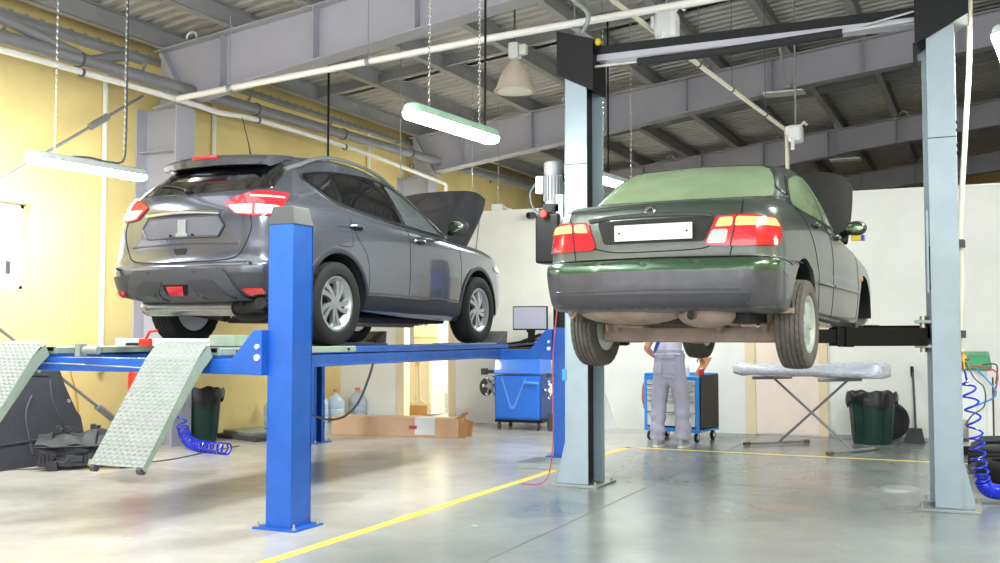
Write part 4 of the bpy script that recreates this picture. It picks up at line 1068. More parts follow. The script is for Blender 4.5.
# ============================================================ green-grey sedan
def build_sedan():
    car = thing('car', 'dusty dark green sedan lifted on the grey two-post lift, hood up', 'car', (-2.018, 6.549, 1.20), math.radians(-3.5))
    rings = [
     dict(yR=.20,zR=.285,yF=4.25,zF=.20,w=.77,bR=.10,rR=.28,cR=.26,wr=.95,zs=-.02),
     dict(yR=.035,zR=.315,yF=4.36,zF=.26,w=.815,bR=.10,rR=.30,cR=.28,wr=.965,zs=-.03),
     dict(yR=.012,zR=.40,yF=4.40,zF=.36,w=.832,bR=.10,rR=.30,cR=.27,wr=.975,zs=-.02),
     dict(yR=.0,zR=.545,yF=4.42,zF=.48,w=.842,bR=.10,rR=.29,cR=.26,wr=.98),
     dict(yR=.022,zR=.612,yF=4.42,zF=.54,w=.845,bR=.10,rR=.28,cR=.25,wr=.98),
     dict(yR=.075,zR=.636,yF=4.41,zF=.58,w=.843,bR=.10,rR=.27,cR=.24,wr=.968),
     dict(yR=.085,zR=.74,yF=4.38,zF=.65,w=.842,bR=.10,rR=.27,cR=.24,wr=.965),
     dict(yR=.105,zR=.88,yF=4.32,zF=.72,w=.835,bR=.10,rR=.28,cR=.25,wr=.955),
     dict(yR=.135,zR=.975,yF=4.22,zF=.77,w=.822,bR=.10,rR=.30,cR=.26,wr=.935,zs=.01),
     dict(yR=.20,zR=1.025,yF=3.9,zF=.83,w=.800,bR=.10,rR=.34,cR=.26,wr=.915,zs=.015),
     dict(yR=.56,zR=1.065,yF=3.20,zF=.95,w=.775,bR=.08,rR=.34,cR=.22,wr=.93,wf=.9,zs=.0),
     dict(yR=.73,zR=1.17,yF=2.90,zF=1.12,w=.735,bR=.10,rR=.30,cR=.20,wr=.93,wf=.9,zs=.01),
     dict(yR=.95,zR=1.305,yF=2.50,zF=1.30,w=.665,bR=.10,rR=.26,cR=.18,wr=.93,wf=.9,zs=.015),
     dict(yR=1.08,zR=1.365,yF=2.28,zF=1.37,w=.615,bR=.09,rR=.24,cR=.17,wr=.93,wf=.9,zs=.015),
     dict(yR=1.18,zR=1.395,yF=2.12,zF=1.40,w=.545,bR=.06,rR=.22,cR=.18,wr=.9,wf=.9,zs=.015),
     dict(yR=1.32,zR=1.418,yF=1.98,zF=1.42,w=.32,bR=.03,rR=.16,cR=.12,wr=.9,wf=.9,zs=.01),
     dict(yR=1.50,zR=1.432,yF=1.85,zF=1.432,w=.05,bR=.0,rR=.04,cR=.02,wr=.9,wf=.9,zs=.002)]
    bm = car_body(rings); sk = Skin(bm); b = MB(); b.bm.free(); b.bm = bm
    body = b.build('body', M['sedan'], car, world=False, angle=32)
    AR, AF, AZ, CR = .955, 3.49, .315, .345
    boolean_cut(body, [arch_cutter(s*.50, s*1.2, y, AZ+.01, CR) for s in (-1, 1) for y in (AR, AF)])
    body.data.materials.clear(); body.data.materials.append(M['sedan'])
    bay = MB()
    for s in (-1, 1):
        for y in (AR, AF):
            rows = []
            for i in range(31):
                a = -.12+(PI+.24)*i/30; rows.append([(s*.505, y+CR*.98*math.cos(a), AZ+.01+CR*.98*math.sin(a)), (s*.815, y+CR*.98*math.cos(a), AZ+.01+CR*.98*math.sin(a))])
            bay.grid(rows); bay._m([r[0] for r in rows], [tuple(range(len(rows)))])
            bay.build('wheel_arch_liner', M['arch_black'], car, world=False, angle=60); bay = MB()
    M['alu_dull'] = mat('dull silver wheel', (196, 204, 196), .4, metal=.5, var=.08)
    for s in (-1, 1):
        for y, dz in ((AR, -.105), (AF, -.10)):
            if s > 0 and y == AF: continue      # the near front wheel is off the car
            wheel('wheel', car, (s*.757+.014, y, AZ+dz), .312, .19, .195, s, M['tyre_dusty'], M['alu_dull'], 'star')
    wheel_hub(car, .70, AF, AZ+.02)
    REAR = FR['rear']
    # bumper band: dusty lower half, upper edge painted greener for its highlight
    for s in (1, -1):
        pass
    patch(sk, [(-.78,.545),(0,.55),(.78,.545),(.80,.45),(.77,.33),(.6,.305),(-.6,.305),(-.77,.33),(-.80,.45)], REAR, off=.004, g=.06).build('bumper_panel', M['sedan_dust'], car, world=False)
    for s in (1, -1):
        a = [(.50,.548),(.80,.54),(.92,.52),(.90,.36),(.80,.30),(.50,.305)]
        patch(sk, [(s*p, q) for p, q in a], frame(s*45), off=.0042, g=.06).build('bumper_corner', M['sedan_dust'], car, world=False)
    M['sedan_highlight'] = mat('green paint with painted highlight', (58, 88, 60), .28, metal=.45, var=.06, scale=4., coat=.8)
    patch(sk, [(-.70,.552),(0,.557),(.70,.552),(.70,.626),(0,.634),(-.70,.626)], REAR, off=.0045, g=.05).build('bumper_top_band', M['sedan_highlight'], car, world=False)
    for s in (1, -1):
        a = [(.50,.553),(.80,.545),(.915,.53),(.915,.60),(.80,.618),(.50,.628)]
        patch(sk, [(s*p, q) for p, q in a], frame(s*45), off=.0043, g=.05).build('bumper_top_corner', M['sedan_highlight'], car, world=False)
    bl = MB(); seam(sk, [(-.66,.425),(0,.43),(.62,.425)], REAR, r=.006, off=.004, mb=bl); bl.build('bumper_rib', M['sedan_dust'], car, world=False)
    patch(sk, [(-.68,.405),(.68,.405),(.66,.315),(-.66,.315)], REAR, off=.0065, g=.07).build('bumper_lower_strip', M['suv_dark'], car, world=False)
    gp = MB()
    seam(sk, [(-.83,.634),(-.5,.64),(0,.643),(.5,.64),(.83,.634)], REAR, r=.006, off=0, mb=gp)
    for s in (1, -1):
        fr = FR['right'] if s > 0 else FR['left']
        seam(sk, [(.30,.632),(.46,.62),(.58,.60)], fr, r=.004, mb=gp)
        seam(sk, [(s*.60,1.01),(s*.605,.93),(s*.575,.80),(s*.55,.70),(s*.54,.645)], REAR, r=.004, mb=gp)
    seam(sk, [(-.44,.735),(-.25,.69),(0,.685),(.25,.69),(.38,.70),(.44,.735)], REAR, r=.004, mb=gp)
    gp.build('trunk_gap', M['black'], car, world=False)
    sp = MB(); sp.tube(smooth_path([sk.hit(Vector((x,-3,z)), Vector((0,1,0)))[0]+Vector((0,-.006,0)) for x, z in ((-.60,.995),(-.3,1.012),(0,1.018),(.3,1.012),(.60,.995))], 6), .014, 8); sp.build('trunk_edge', M['sedan'], car, world=False)
    # plate recess and plate
    rc = patch(sk, [(-.38,.905),(.44,.905),(.38,.745),(-.32,.745)], REAR, off=.005, g=.06, rnd=.03).build('plate_recess', M['under_dark'], car, world=False)
    lp = MB(); seam(sk, [(-.44,.91),(-.30,.925),(0,.932),(.30,.925),(.42,.91)], REAR, r=.014, off=.006, mb=lp); lp.build('recess_brow', M['sedan'], rc, world=False)
    l, nn = sk.hit(Vector((-.0,-3,.825)), Vector((0,1,0)))
    pm = MB(); pm.box((.035,l.y-.016,.815), (.54,.012,.108)); pm.build('number_plate', M['plate_white'], car, world=False, bevel=.004)
    for x in (-.20,.27): MB().cyl((x,l.y-.026,.815),(x,l.y-.02,.815), .007, 8).build('plate_screw', M['black'], rc, world=False)
    l, nn = sk.hit(Vector((-.03,-3,.955)), Vector((0,1,0)))
    MB().lathe([(.034,-.016),(.040,-.008),(.028,.004),(.020,-.004)], c=(.0,l.y,.952), axis='y', seg=20, closed=True).build('trunk_emblem', M['chrome'], car, world=False)
    # tail lamps: seen from 28 degrees round the corner
    for s in (1, -1):
        fr = frame(s*26)
        def Q(pts): return [(s*(.885-(.895-p)*.90), q) for p, q in pts]
        L = MB()
        base = [(.43,.905),(.62,.91),(.85,.895),(.89,.85),(.895,.79),(.86,.715),(.60,.705),(.36,.712),(.345,.74)]
        tl = patch(sk, Q(base), fr, off=.012, g=.05, rnd=.025).build('tail_lamp', M['lens_red'], car, world=False)
        patch(sk, Q([(.45,.892),(.545,.894),(.53,.835),(.415,.83)]), fr, off=.018, g=.04, rnd=.015).build('amber_lens', M['lens_amber'], tl, world=False)
        patch(sk, Q([(.565,.895),(.84,.884),(.875,.835),(.55,.835)]), fr, off=.018, g=.04, rnd=.012).build('amber_lens', M['lens_amber'], tl, world=False)
        if s > 0: patch(sk, Q([(.40,.815),(.505,.815),(.485,.725),(.365,.725),(.362,.75)]), fr, off=.018, g=.04, rnd=.02).build('reversing_lens', M['lens_clear'], tl, world=False)
        gl = MB(); seam(sk, Q([(.57,.91),(.55,.835),(.53,.77),(.515,.708)]), fr, r=.004, off=.013, mb=gl); gl.build('lamp_gap', M['black'], tl, world=False)
    # rear window
    rg = [(-.66,1.085),(0,1.075),(.66,1.085),(.635,1.19),(.575,1.31),(.51,1.365),(0,1.39),(-.51,1.365),(-.575,1.31),(-.635,1.19)]
    rw = patch(sk, rg, REAR, off=.006, g=.07, rnd=.05).build('rear_window', M['glass_green'], car, world=False)
    sr = MB(); seam(sk, rg+[rg[0]], REAR, r=.008, off=.003, n=5, mb=sr); sr.build('window_seal', M['sedan'], rw, world=False)
    for s, fr in ((1, FR['right']), (-1, FR['left'])):
        dl = [(.98,1.09),(1.10,1.20),(1.22,1.285),(1.45,1.345),(1.85,1.365),(2.12,1.345),(2.50,1.20),(2.98,.985),(2.0,.985),(1.2,1.01),(1.02,1.04)]
        patch(sk, dl, fr, off=.003, g=.07, rnd=.03).build('window_surround', M['black'], car, world=False)
        rd = [(1.04,1.085),(1.14,1.195),(1.25,1.27),(1.46,1.327),(1.74,1.342),(1.82,1.005),(1.22,1.025),(1.06,1.05)]
        fd = [(1.82,1.345),(1.90,1.346),(2.10,1.328),(2.47,1.185),(2.86,1.0),(1.90,1.003)]
        patch(sk, rd, fr, off=.007, g=.07, rnd=.02).build('rear_door_window', M['glass_green'], car, world=False)
        patch(sk, fd, fr, off=.007, g=.07, rnd=.02).build('front_door_window', M['glass_green'], car, world=False)
        dg = None; seam(sk, [(.93,1.08),(1.03,1.03),(1.12,.95),(1.26,.80),(1.36,.62),(1.40,.36),(1.42,.27)], fr).build('door_gap', M['black'], car, world=False)
        seam(sk, [(1.86,.98),(1.90,.80),(1.90,.4),(1.88,.27)], fr).build('door_gap', M['black'], car, world=False); seam(sk, [(2.96,.96),(3.04,.85),(3.06,.5),(3.02,.27)], fr).build('door_gap', M['black'], car, world=False)
        seam(sk, [(1.40,.285),(2.2,.275),(3.02,.275)], fr).build('door_gap', M['black'], car, world=False)
        seam(sk, [(1.27,1.30),(1.06,1.16),(.97,1.09)], fr, r=.006).build('door_gap', M['black'], car, world=False)
        rub = MB(); seam(sk, [(1.34,.515),(1.86,.51)], fr, r=.014, off=.006, mb=rub); seam(sk, [(1.92,.51),(3.02,.50)], fr, r=.014, off=.006, mb=rub); rub.build('rubbing_strip', M['sedan'], car, world=False)
        for y, z in ((1.36,.93),(2.12,.90)):
            l, nn = sk.hit(fr[0]+Vector((0,y,z)), fr[3])
            h = MB(); h.tube(smooth_path([l+Vector((0,-.08,0)), l+nn*.03+Vector((0,-.05,0)), l+nn*.034, l+nn*.03+Vector((0,.05,0)), l+Vector((0,.08,0))], 4), .013, 8)
            hh = h.build('door_handle', M['sedan'], car, world=False); MB().ell(l, (.012,.06,.026)).build('handle_cup', M['black'], hh, world=False)
        mz = MB(); mz.ell((s*.865,2.80,1.04), (.092,.07,.064), 20, 14); mm = mz.build('door_mirror', M['sedan'], car, world=False)
        MB().ell((s*.868,2.736,1.04), (.074,.010,.046), 20, 12).build('mirror_glass', M['mirror'], mm, world=False)
        MB().tube([(s*.74,2.84,.99),(s*.82,2.8,1.02)], .03, 8).build('mirror_foot', M['black'], mm, world=False)
        if s > 0:
            mt = MB(); mt.box((.87,2.78,.955),(.085,.03,.045)); mt.tube([(.85,2.79,.99),(.85,2.79,.96)], .012, 6)
            part_label(mt.build('mirror_tag', M['yellow_bit'], mm, world=False, bevel=.006), 'yellow block hanging under the mirror')
            MB().box((.925,2.78,.955),(.03,.036,.05)).build('mirror_tag_end', M['coil_blue'], mm, world=False, bevel=.006)
        l, nn = sk.hit(fr[0]+Vector((0,3.30,.63)), fr[3]); MB().ell(l, (.012,.04,.022)).build('side_repeater', M['orange_lens'], car, world=False)
        # lamp-edge headlamp and mud flaps
        MB().bx(s*.66, s*.80, 3.09, 3.105, .10, .34).build('mud_flap', M['suv_clad'], car, world=False)
        MB().box((s*.73,1.28 if False else .62,.30),(.19,.05,.035)).build('arch_edge', M['under'], car, world=False)
    # open hood seen from behind
    rows = []; rows2 = []
    for i in range(13):
        u = i/12; row = []; row2 = []
        for j in range(21):
            v = -1+2*j/20; wv = (.73-.03*u**3)*v
            y = 3.24+.45*u+.0*u-.05*v*v; z = .96+.72*u-.05*(abs(v)**4)*u-.12*(abs(v)**10)*u
            row.append((wv, y, z)); row2.append((wv*.98, y+.035, z-.02))
        rows.append(row); rows2.append(row2)
    hb = MB(); hb.grid(rows); hood = hb.build('hood', M['hoodliner_dk'], car, world=False)
    hu = MB(); hu.grid(rows2); hu.grid([rows[-1], rows2[-1]]); hu.grid([[r[-1] for r in rows], [r[-1] for r in rows2]]); hu.grid([[r[0] for r in rows], [r[0] for r in rows2]]); hu.build('hood_underside', M['under_dark'], hood, world=False)
    patch(sk, [(-.60,1.0),(.60,1.0),(.50,1.35),(-.50,1.35)], (Vector((0,8,0)), Vector((1,0,0)), Vector((0,0,1)), Vector((0,-1,0))), off=.006, g=.1, rnd=.05).build('windscreen', M['glass_green'], car, world=False)
    # underbody
    u = MB(); u.bx(-.60,.60,.36,4.0,.215,.30); u.bx(-.66,.66,1.30,3.05,.215,.25); u.build('floor_pan', M['under_dark'], car, world=False, bevel=.02)
    sw = MB(); sw.ell((-.22,.42,.29), (.40,.26,.085), 28, 12); sw.build('spare_wheel_well', M['under'], car, world=False)
    tk = MB(); tk.box((-.10,1.22,.20), (.72,.40,.18)); tk.ell((.0,1.15,.14),(.20,.16,.07)); tk.build('fuel_tank', M['under'], car, world=False, bevel=.04, seg=3)
    bmx = MB(); bmx.prism([(-.66,.93,.08),(-.66,.99,.14),(-.66,.93,.19),(-.66,.90,.19),(-.66,.885,.09)], (1.32,0,0)); bmx.build('axle_beam', M['under'], car, world=False, bevel=.006)
    for s in (-1, 1):
        tr = MB(); tr.tube([(s*.60,1.5,.24),(s*.61,.95,.16)], [.035,.04], 8); tr.tube([(s*.56,.90,.16),(s*.57,.84,.55)], .035, 12); tr.box((s*.62,.95,.20),(.06,.10,.16)); tr.tube([(s*.30,.92,.19),(s*.54,.86,.26)], .012, 6)
        tr.lathe([(.055,-.06),(.07,-.02),(.07,.14),(.055,.2)], c=(s*.565,.86,.28), axis='z', seg=16)
        tr.build('rear_suspension', M['under'], car, world=False)
    ex = MB(); ex.ell((.33,.30,.265), (.19,.15,.085), 28, 14); ex.bx(.18,.48,.26,.55,.20,.33); e_ = ex.build('silencer', M['under'], car, world=False, bevel=.03)
    pp = MB(); pp.cyl((.28,.11,.262),(.28,.26,.262), .027, 16, cap=False); pp.cyl((.28,.11,.262),(.28,.26,.262), .022, 16, cap=False); pp.build('tail_pipe', M['under'], e_, world=False)
    MB().cyl((.28,.125,.262),(.28,.13,.262), .021, 16).build('pipe_mouth', M['black'], e_, world=False)
    hg = MB(); hg.tube([(-.42,.5,.30),(-.36,.45,.20),(-.20,.50,.19)], .012, 6); hg.tube([(-.50,.5,.32),(-.44,.45,.16)], .01, 6); hg.tube([(.50,.5,.30),(.52,.45,.20),(.60,.5,.2)], .014, 6); hg.tube([(.33,.6,.2),(.2,1.0,.16),(.2,1.6,.18)], .025, 8); hg.build('exhaust_bracket', M['under'], car, world=False)
    # tow eye hook hanging under left corner
    MB().tube(smooth_path([(-.60,.16,.31),(-.60,.15,.27),(-.58,.15,.255),(-.565,.16,.28),(-.57,.17,.31)], 4), .009, 6).build('tow_eye', M['under'], car, world=False)
    return car
build_sedan()
# ------------------------------------------------------------------ lamps
def chain(b, p, q):
    p, q = Vector(p), Vector(q); L = (q-p).length; n = int(L/.034)
    for i in range(n):
        c = p.lerp(q, (i+.5)/n); pts = []
        for k in range(7):
            a = 2*PI*k/6; w_ = .009*math.cos(a); h = .021*math.sin(a)
            pts.append(c+(Vector((w_,0,h)) if i % 2 else Vector((0,w_,h))))
        b.tube(pts, .0028, 4, cap=False)
def tube_lamp(p, q, label, housing, chains, cables, group='hanging tube lamps'):
    p, q = Vector(p), Vector(q); c = (p+q)/2; d = (q-p); L = d.length; d.normalize()
    t = thing('hanging_tube_lamp', label, 'lamp', (c.x, c.y, c.z), 0, group)
    R = Matrix.Translation(c) @ Matrix.Rotation(math.atan2(d.y, d.x), 4, 'Z')
    def sect(zs):  # stadium outlines
        rows = []
        for z, w_, e in zs:
            row = []; n = 8
            for s, a0 in ((1, -PI/2), (-1, PI/2)):
                for k in range(n+1):
                    a = a0+PI*k/n; row.append(R @ Vector((s*(L/2-.09-e*0)+ (w_+.0)*math.cos(a)*1.0, w_*math.sin(a), z)))
            row.append(row[0]); rows.append(row)
        return rows
    b = MB(); b.grid(sect([(.075,.001,0),(.075,.045,0),(.060,.072,0),(.012,.086,0),(.0,.088,0),(0,.001,0)])); b.build('housing', housing, t, weld=True)
    g = MB(); g.grid(sect([(.0,.084,0),(-.022,.082,0),(-.042,.066,0),(-.052,.040,0),(-.054,.001,0)])); g.build('diffuser', M['tube'], t)
    for s in (-.55, -.05, .5):
        k = MB(); x = R @ Vector((s*L/2, .0, .02)); k.box(x, (.18,.03,.03), rot=Matrix.Rotation(math.atan2(d.y, d.x)+PI/2, 4, 'Z')); k.build('clip', housing, t)
    for f, zt in chains:
        cb = MB(); x = p.lerp(q, f); chain(cb, x+Vector((0,0,.075)), Vector((x.x, x.y, zt+.235))); cb.build('chain', M['chrome'], t)
    for pts, m in cables:
        MB().tube(smooth_path(pts, 8), .011, 8).build('power_cable', m, t)
    return t
tube_lamp((-8.27,7.02,3.03), (-8.17,8.48,3.03), 'lit tube lamp hanging in front of the yellow wall', M['lamp_white'],
          [(.22, ROOF(-8.26)), (.80, ROOF(-8.2))], [([(-8.235,7.55,3.11),(-8.22,7.75,3.13),(-8.20,8.0,3.12),(-8.185,8.17,3.16),(-8.18,8.2,3.4),(-8.18,8.2,4.1),(-8.185,8.2,4.9)], M['cable'])])
tube_lamp((-3.99,6.86,3.05), (-3.87,8.2,3.05), 'lit tube lamp with pale green housing hanging above the crossover hood', M['lamp_green'],
          [(.23, ROOF(-4.0)), (.80, ROOF(-3.9))], [([(-3.885,8.02,3.12),(-3.88,8.02,3.9),(-3.88,8.02,5.3)], M['black'])])
tube_lamp((-4.2,11.4,3.21), (-4.04,12.9,3.21), 'lit lamp far behind the sedan, half hidden by its roof', M['lamp_white'],
          [(.3, ROOF(-4.1)), (.85, ROOF(-4.1))], [([(-4.1,11.9,3.27),(-4.1,11.9,4.2),(-4.1,11.9,5.2)], M['black'])])
tube_lamp((.16,8.62,3.62), (.30,10.1,3.62), 'lit tube lamp cut by the frame edge behind the white air pipe', M['lamp_white'],
          [(.15, ROOF(.1)), (.75, ROOF(.2))], [])
# unseen tube lamps, added to raise the light in the hall
for i, (x, y) in enumerate(((-8.2,4.4),(-4.0,4.0),(0.6,5.4),(4.6,8.8))):
    tube_lamp((x,y,3.7 if y<5 else 3.3), (x+.1,y+1.45,3.7 if y<5 else 3.3), 'unseen tube lamp added to light the front of the hall', M['lamp_white'], [(.2, ROOF(x)), (.8, ROOF(x))], [], 'added tube lamps over the front of the hall')
for x, y, z in ((-7.3,14.3,2.5),(-6.8,18.2,3.1)):  # lamps added out of sight to brighten the space behind the partition
    tube_lamp((x,y,z), (x+.1,y+1.4,z), 'hidden tube lamp added to light behind the white wall', M['lamp_white'], [(.2, ROOF(x)), (.8, ROOF(x))], [], 'added tube lamps behind the white wall')
# bell lamp
bl = thing('bell_lamp', 'unlit cream bell-shaped lamp hanging under the roof', 'lamp', (-4.94, 11.0, 4.2), 0)
b = MB(); b.lathe([(.055,4.53),(.075,4.50),(.135,4.42),(.19,4.31),(.215,4.23),(.245,4.18),(.242,4.172),(.21,4.20),(.18,4.30),(.125,4.41),(.06,4.49)], c=(-4.94,11,0), seg=40); b.build('shade', M['bell'], bl)
b = MB(); b.lathe([(0,4.165),(.12,4.162),(.20,4.172),(.205,4.18),(0,4.19)], c=(-4.94,11,0), seg=36); b.build('glass', M['bell_glass'], bl)
b = MB(); b.bx(-5.0,-4.88,10.94,11.06,4.56,4.75); b.bx(-4.87,-4.79,10.96,11.05,4.60,4.72); bo = b.build('ballast_box', M['plastic_white'], bl, bevel=.012)
MB().cyl((-4.94,11,4.75),(-4.94,11,5.27), .012, 8).build('rod', M['cable'], bl)
MB().bx(-5.06,-4.82,10.95,11.05,5.255,5.29).build('ceiling_plate', M['steel'], bl)
# white heater boxes on the beams
def heater(x, y, z, label, zt, k=1.):
    t = thing('heater_box', label, 'box', (x, y, z))
    b = MB(); b.bx(x-.11*k,x+.11*k,y-.10,y+.12,z-.14*k,z+.14*k); b.build('box_body', M['plastic_white'], t, bevel=.05*k, seg=4)
    MB().bx(x-.15*k,x-.10*k,y-.06,y+.06,z-.02,z+.10).build('fitting', M['plastic_white'], t, bevel=.01)
    MB().cyl((x-.02,y-.12,z-.28*k),(x-.02,y-.09,z-.08*k), .022, 10).build('nozzle', M['plastic_white'], t)
    MB().tube([(x+.08*k,y,z+.13*k),(x+.14*k,y,z+.19*k),(x+.18*k,y,z+.13*k)], .018, 8).build('elbow', M['plastic_white'], t)
    MB().cyl((x,y,z+.14),(x,y,zt), .012, 8).build('hanger', M['galv'], t)
heater(-2.81, 9.95, 4.40, 'white plastic box hanging above the black overhead lift beam', ROOF(-2.81))
heater(-2.14, 13.5, 3.88, 'white plastic box hanging behind the sedan roof near the white wall', ROOF(-2.14), .78)
# ------------------------------------------------------------------ pipes
XB2 = -8.64
wp = thing('air_line', 'white air line clipped under the grey tube on the left wall', 'pipe', (XB2, 9, 4.0))
b = MB(); b.tube(smooth_path([(XB2+.02,Y0,3.96),(XB2+.02,6.9,4.10),(XB2+.02,9.5,4.115),(XB2+.02,10.2,4.10),(XB2+.02,11.0,4.15),(XB2+.01,13.5,4.13),(XB2,16.2,4.0)], 6)+[Vector((XB2,16.25,3.97)), Vector((XB2,16.25,0.3))], .034, 12); b.build('pipe', M['pipe_white'], wp)
for y in (8.0, 10.95, 13.0, 15.0):
    c = MB(); c.lathe([(.036,-.015),(.046,-.015),(.046,.015),(.036,.015)], c=(XB2+.02,y,4.105 if y < 10 else (4.148 if y < 12 else 4.125)), axis='y', seg=16, closed=True); c.lathe([(.078,-.012),(.088,-.012),(.088,.012),(.078,.012)], c=(-8.66,y,4.10+.34*(y+3)/24.5), axis='y', seg=20, closed=True); c.build('pipe_clip', M['cable'], wp)
cp = thing('air_line', 'white pipe crossing below the first roof beam towards the two-post lift', 'pipe', (-4, 9.35, 4.2))
b = MB(); b.tube([(-8.57,9.40,4.11),(-8.45,9.37,4.11),(-4.5,9.32,4.31),(-2.2,9.30,4.395),(1.5,9.28,4.55),(9.3,9.3,4.9)], .036, 12); b.build('pipe', M['pipe_white'], cp)
for x, z in ((-7.75,4.13),(-5.9,4.235),(-3.55,4.35),(-1.2,4.44)):
    c = MB(); c.lathe([(.038,-.02),(.048,-.02),(.048,.02),(.038,.02)], c=(x,9.33,z), axis='x', seg=16, closed=True); c.cyl((x,9.33,z+.045),(x,9.33,ROOF(x)), .006, 6); c.build('pipe_hanger', M['galv'], cp)
dp = thing('air_line', 'thin white pipe sloping back under the roof to behind the sedan', 'pipe', (-2.7, 11.5, 4.3))
b = MB(); b.tube([(-3.14,8.9,4.56),(-3.14,9.25,4.50),(-2.33,13.85,4.02),(-2.32,13.92,3.96),(-2.32,13.95,3.2)], .026, 10); b.build('pipe', M['cream'], dp)
for f in (.2,.42,.62,.85):
    p = Vector((-3.14,9.25,4.50)).lerp(Vector((-2.33,13.85,4.02)), f); c = MB(); c.ell(p, (.034,.034,.034), 10, 8); c.cyl(p, (p.x,p.y,ROOF(p.x)), .005, 6); c.build('pipe_hanger', M['cable'], dp)
for y, z0, lab in ((9.05, 4.75, 'white conduit running down the yellow wall left of the column'), (10.96, 4.75, 'white conduit on the yellow wall behind the crossover roof'), (14.84, 4.75, 'white conduit on the yellow wall above the crossover rail')):
    t = MB(); t.tube([(X0+.04,y,.9 if y < 10 else 2.2),(X0+.04,y,z0)], .03, 10); tag(t.build('wall_conduit', M['pipe_white']), lab, 'pipe')
ct = thing('cable_tray', 'wire cable tray high along the yellow wall', 'cable tray', (-9.25, 10, 4.72))
b = MB(); b.bx(-9.39,-9.25,5,30,4.70,4.706); b.bx(-9.25,-9.245,5,30,4.70,4.75)
for k in range(125): b.bx(-9.25,-9.243,5+.2*k,5.05+.2*k,4.69,4.765)
b.build('tray', M['galv'], ct)
b = MB(); 
for k in range(12): b.hexa([(-9.39,5.6+2*k,4.50),(-9.36,5.6+2*k,4.50),(-9.36,5.63+2*k,4.50),(-9.39,5.63+2*k,4.50)], [(-9.27,5.6+2*k,4.70),(-9.25,5.6+2*k,4.70),(-9.25,5.63+2*k,4.70),(-9.27,5.63+2*k,4.70)])
b.build('tray_bracket', M['galv'], ct)
# diagonal tie rods with turnbuckles in the left wall bay
for (p, q, f, lab) in (((-9.14,5.2,1.46),(-9.14,9.42,4.2),.84,'upper diagonal tie rod with turnbuckle on the yellow wall'), ((-9.21,5.8,2.55),(-9.21,9.59,.035),.84,'lower diagonal tie rod with turnbuckle behind the ramps')):
    t = thing('tie_rod', lab, 'tie rod', (p[0], p[1], min(p[2], q[2])))
    MB().cyl(p, q, .018, 10).build('rod', M['pipe_grey'], t)
    P_, Q_ = Vector(p), Vector(q); a, c = P_.lerp(Q_, f-.03), P_.lerp(Q_, f+.03)
    MB().cyl(a, c, .042, 8).build('turnbuckle', M['pipe_grey'], t)
# black rod hanging over the crossover
hr = thing('hanging_cable', 'black cable hanging from the roof above the crossover', 'cable', (-7.41, 10.8, 3))
MB().tube([(-7.41,10.8,3.3),(-7.41,10.8,5.23)], .014, 8).build('cable', M['black'], hr); MB().cyl((-7.41,10.8,3.25),(-7.41,10.8,3.4), .02, 10).build('cable_end', M['black'], hr)
th = thing('hanging_cable', 'thin grey cord hanging from the roof near the yellow wall', 'cable', (-6.6, 11, 3))
MB().tube([(-6.6,11.2,2.9),(-6.6,11.2,5.05)], .006, 6).build('cord', M['galv'], th)
# camera and junction box on top of the white partition
cm = thing('security_camera', 'small security camera on the upper edge of the white wall', 'camera', (-6.0, 14.02, 3.1))
b = MB(); b.bx(-6.03,-5.97,14.04,14.10,3.02,3.12); b.build('mount', M['plastic_white'], cm, bevel=.006); MB().cyl((-6.0,14.05,3.08),(-6.04,13.93,3.07), .05, 18).build('camera_body', M['capgrey'], cm, bevel=.008); MB().cyl((-6.04,13.93,3.07),(-6.043,13.922,3.07), .034, 18).build('lens', M['black'], cm)
jb_ = thing('junction_box', 'small white junction box standing on the partition top', 'box', (-6.62, 14.15, 3.19))
MB().bx(-6.72,-6.54,14.1,14.2,3.19,3.29).build('box_body', M['plastic_white'], jb_, bevel=.01); MB().tube(smooth_path([(-6.54,14.15,3.25),(-6.48,14.15,3.22),(-6.4,14.15,3.20)], 4), .012, 8).build('cable_stub', M['plastic_white'], jb_)

# ------------------------------------------------------------------ wheel alignment cabinet
wa = thing('wheel_aligner', 'blue wheel alignment cabinet with monitor standing by the white wall', 'workshop machine', (-5.92, 13.5, 0), math.radians(4))
b = MB()
b.hexa([(-.36,-.22,.14),(.30,-.22,.14),(.30,.30,.14),(-.36,.30,.14)], [(-.37,-.22,.76),(.31,-.22,.76),(.31,.30,.76),(-.37,.30,.76)]); b.build('cabinet', M['cart_blue'], wa, world=False, bevel=.02, seg=3)
b = MB(); b.hexa([(-.375,-.24,.775),(.32,-.24,.775),(.32,.31,.775),(-.375,.31,.775)], [(-.36,-.20,.985),(.30,-.20,.985),(.30,.30,.985),(-.36,.30,.985)]); b.build('upper_drawer', M['cart_blue'], wa, world=False, bevel=.015, seg=3)
b = MB(); b.bx(-.34,.285,-.235,-.215,.17,.75); dr = b.build('door', M['cart_blue'], wa, world=False, bevel=.012, seg=3)
M['blue_light'] = mat('lighter blue inset', (96, 160, 236), .35)
v = MB(); v.prism([(-.26,-.236,.80-.07),(-.13,-.236,.31),(-.09,-.236,.28),(-.04,-.236,.31),(.12,-.236,.73),(.10,-.236,.73),(-.055,-.236,.36),(-.09,-.236,.33),(-.12,-.236,.36),(-.24,-.236,.73)], (0,-.012,0)); v.build('door_crease', M['blue_light'], dr, world=False, bevel=.004)
h = MB(); h.tube(smooth_path([(.10,-.24,.66),(.15,-.27,.66),(.26,-.27,.655),(.28,-.24,.65)], 4), .022, 10); h.build('door_handle', M['blue_light'], dr, world=False)
MB().bx(.305,.33,-.2,.28,.15,.76).build('side_panel', M['blue_dark'], wa, world=False, bevel=.004)
b = MB(); b.bx(-.36,.34,-.22,.30,.105,.14); fr_ = b.build('base_frame', M['black'], wa, world=False, bevel=.004)
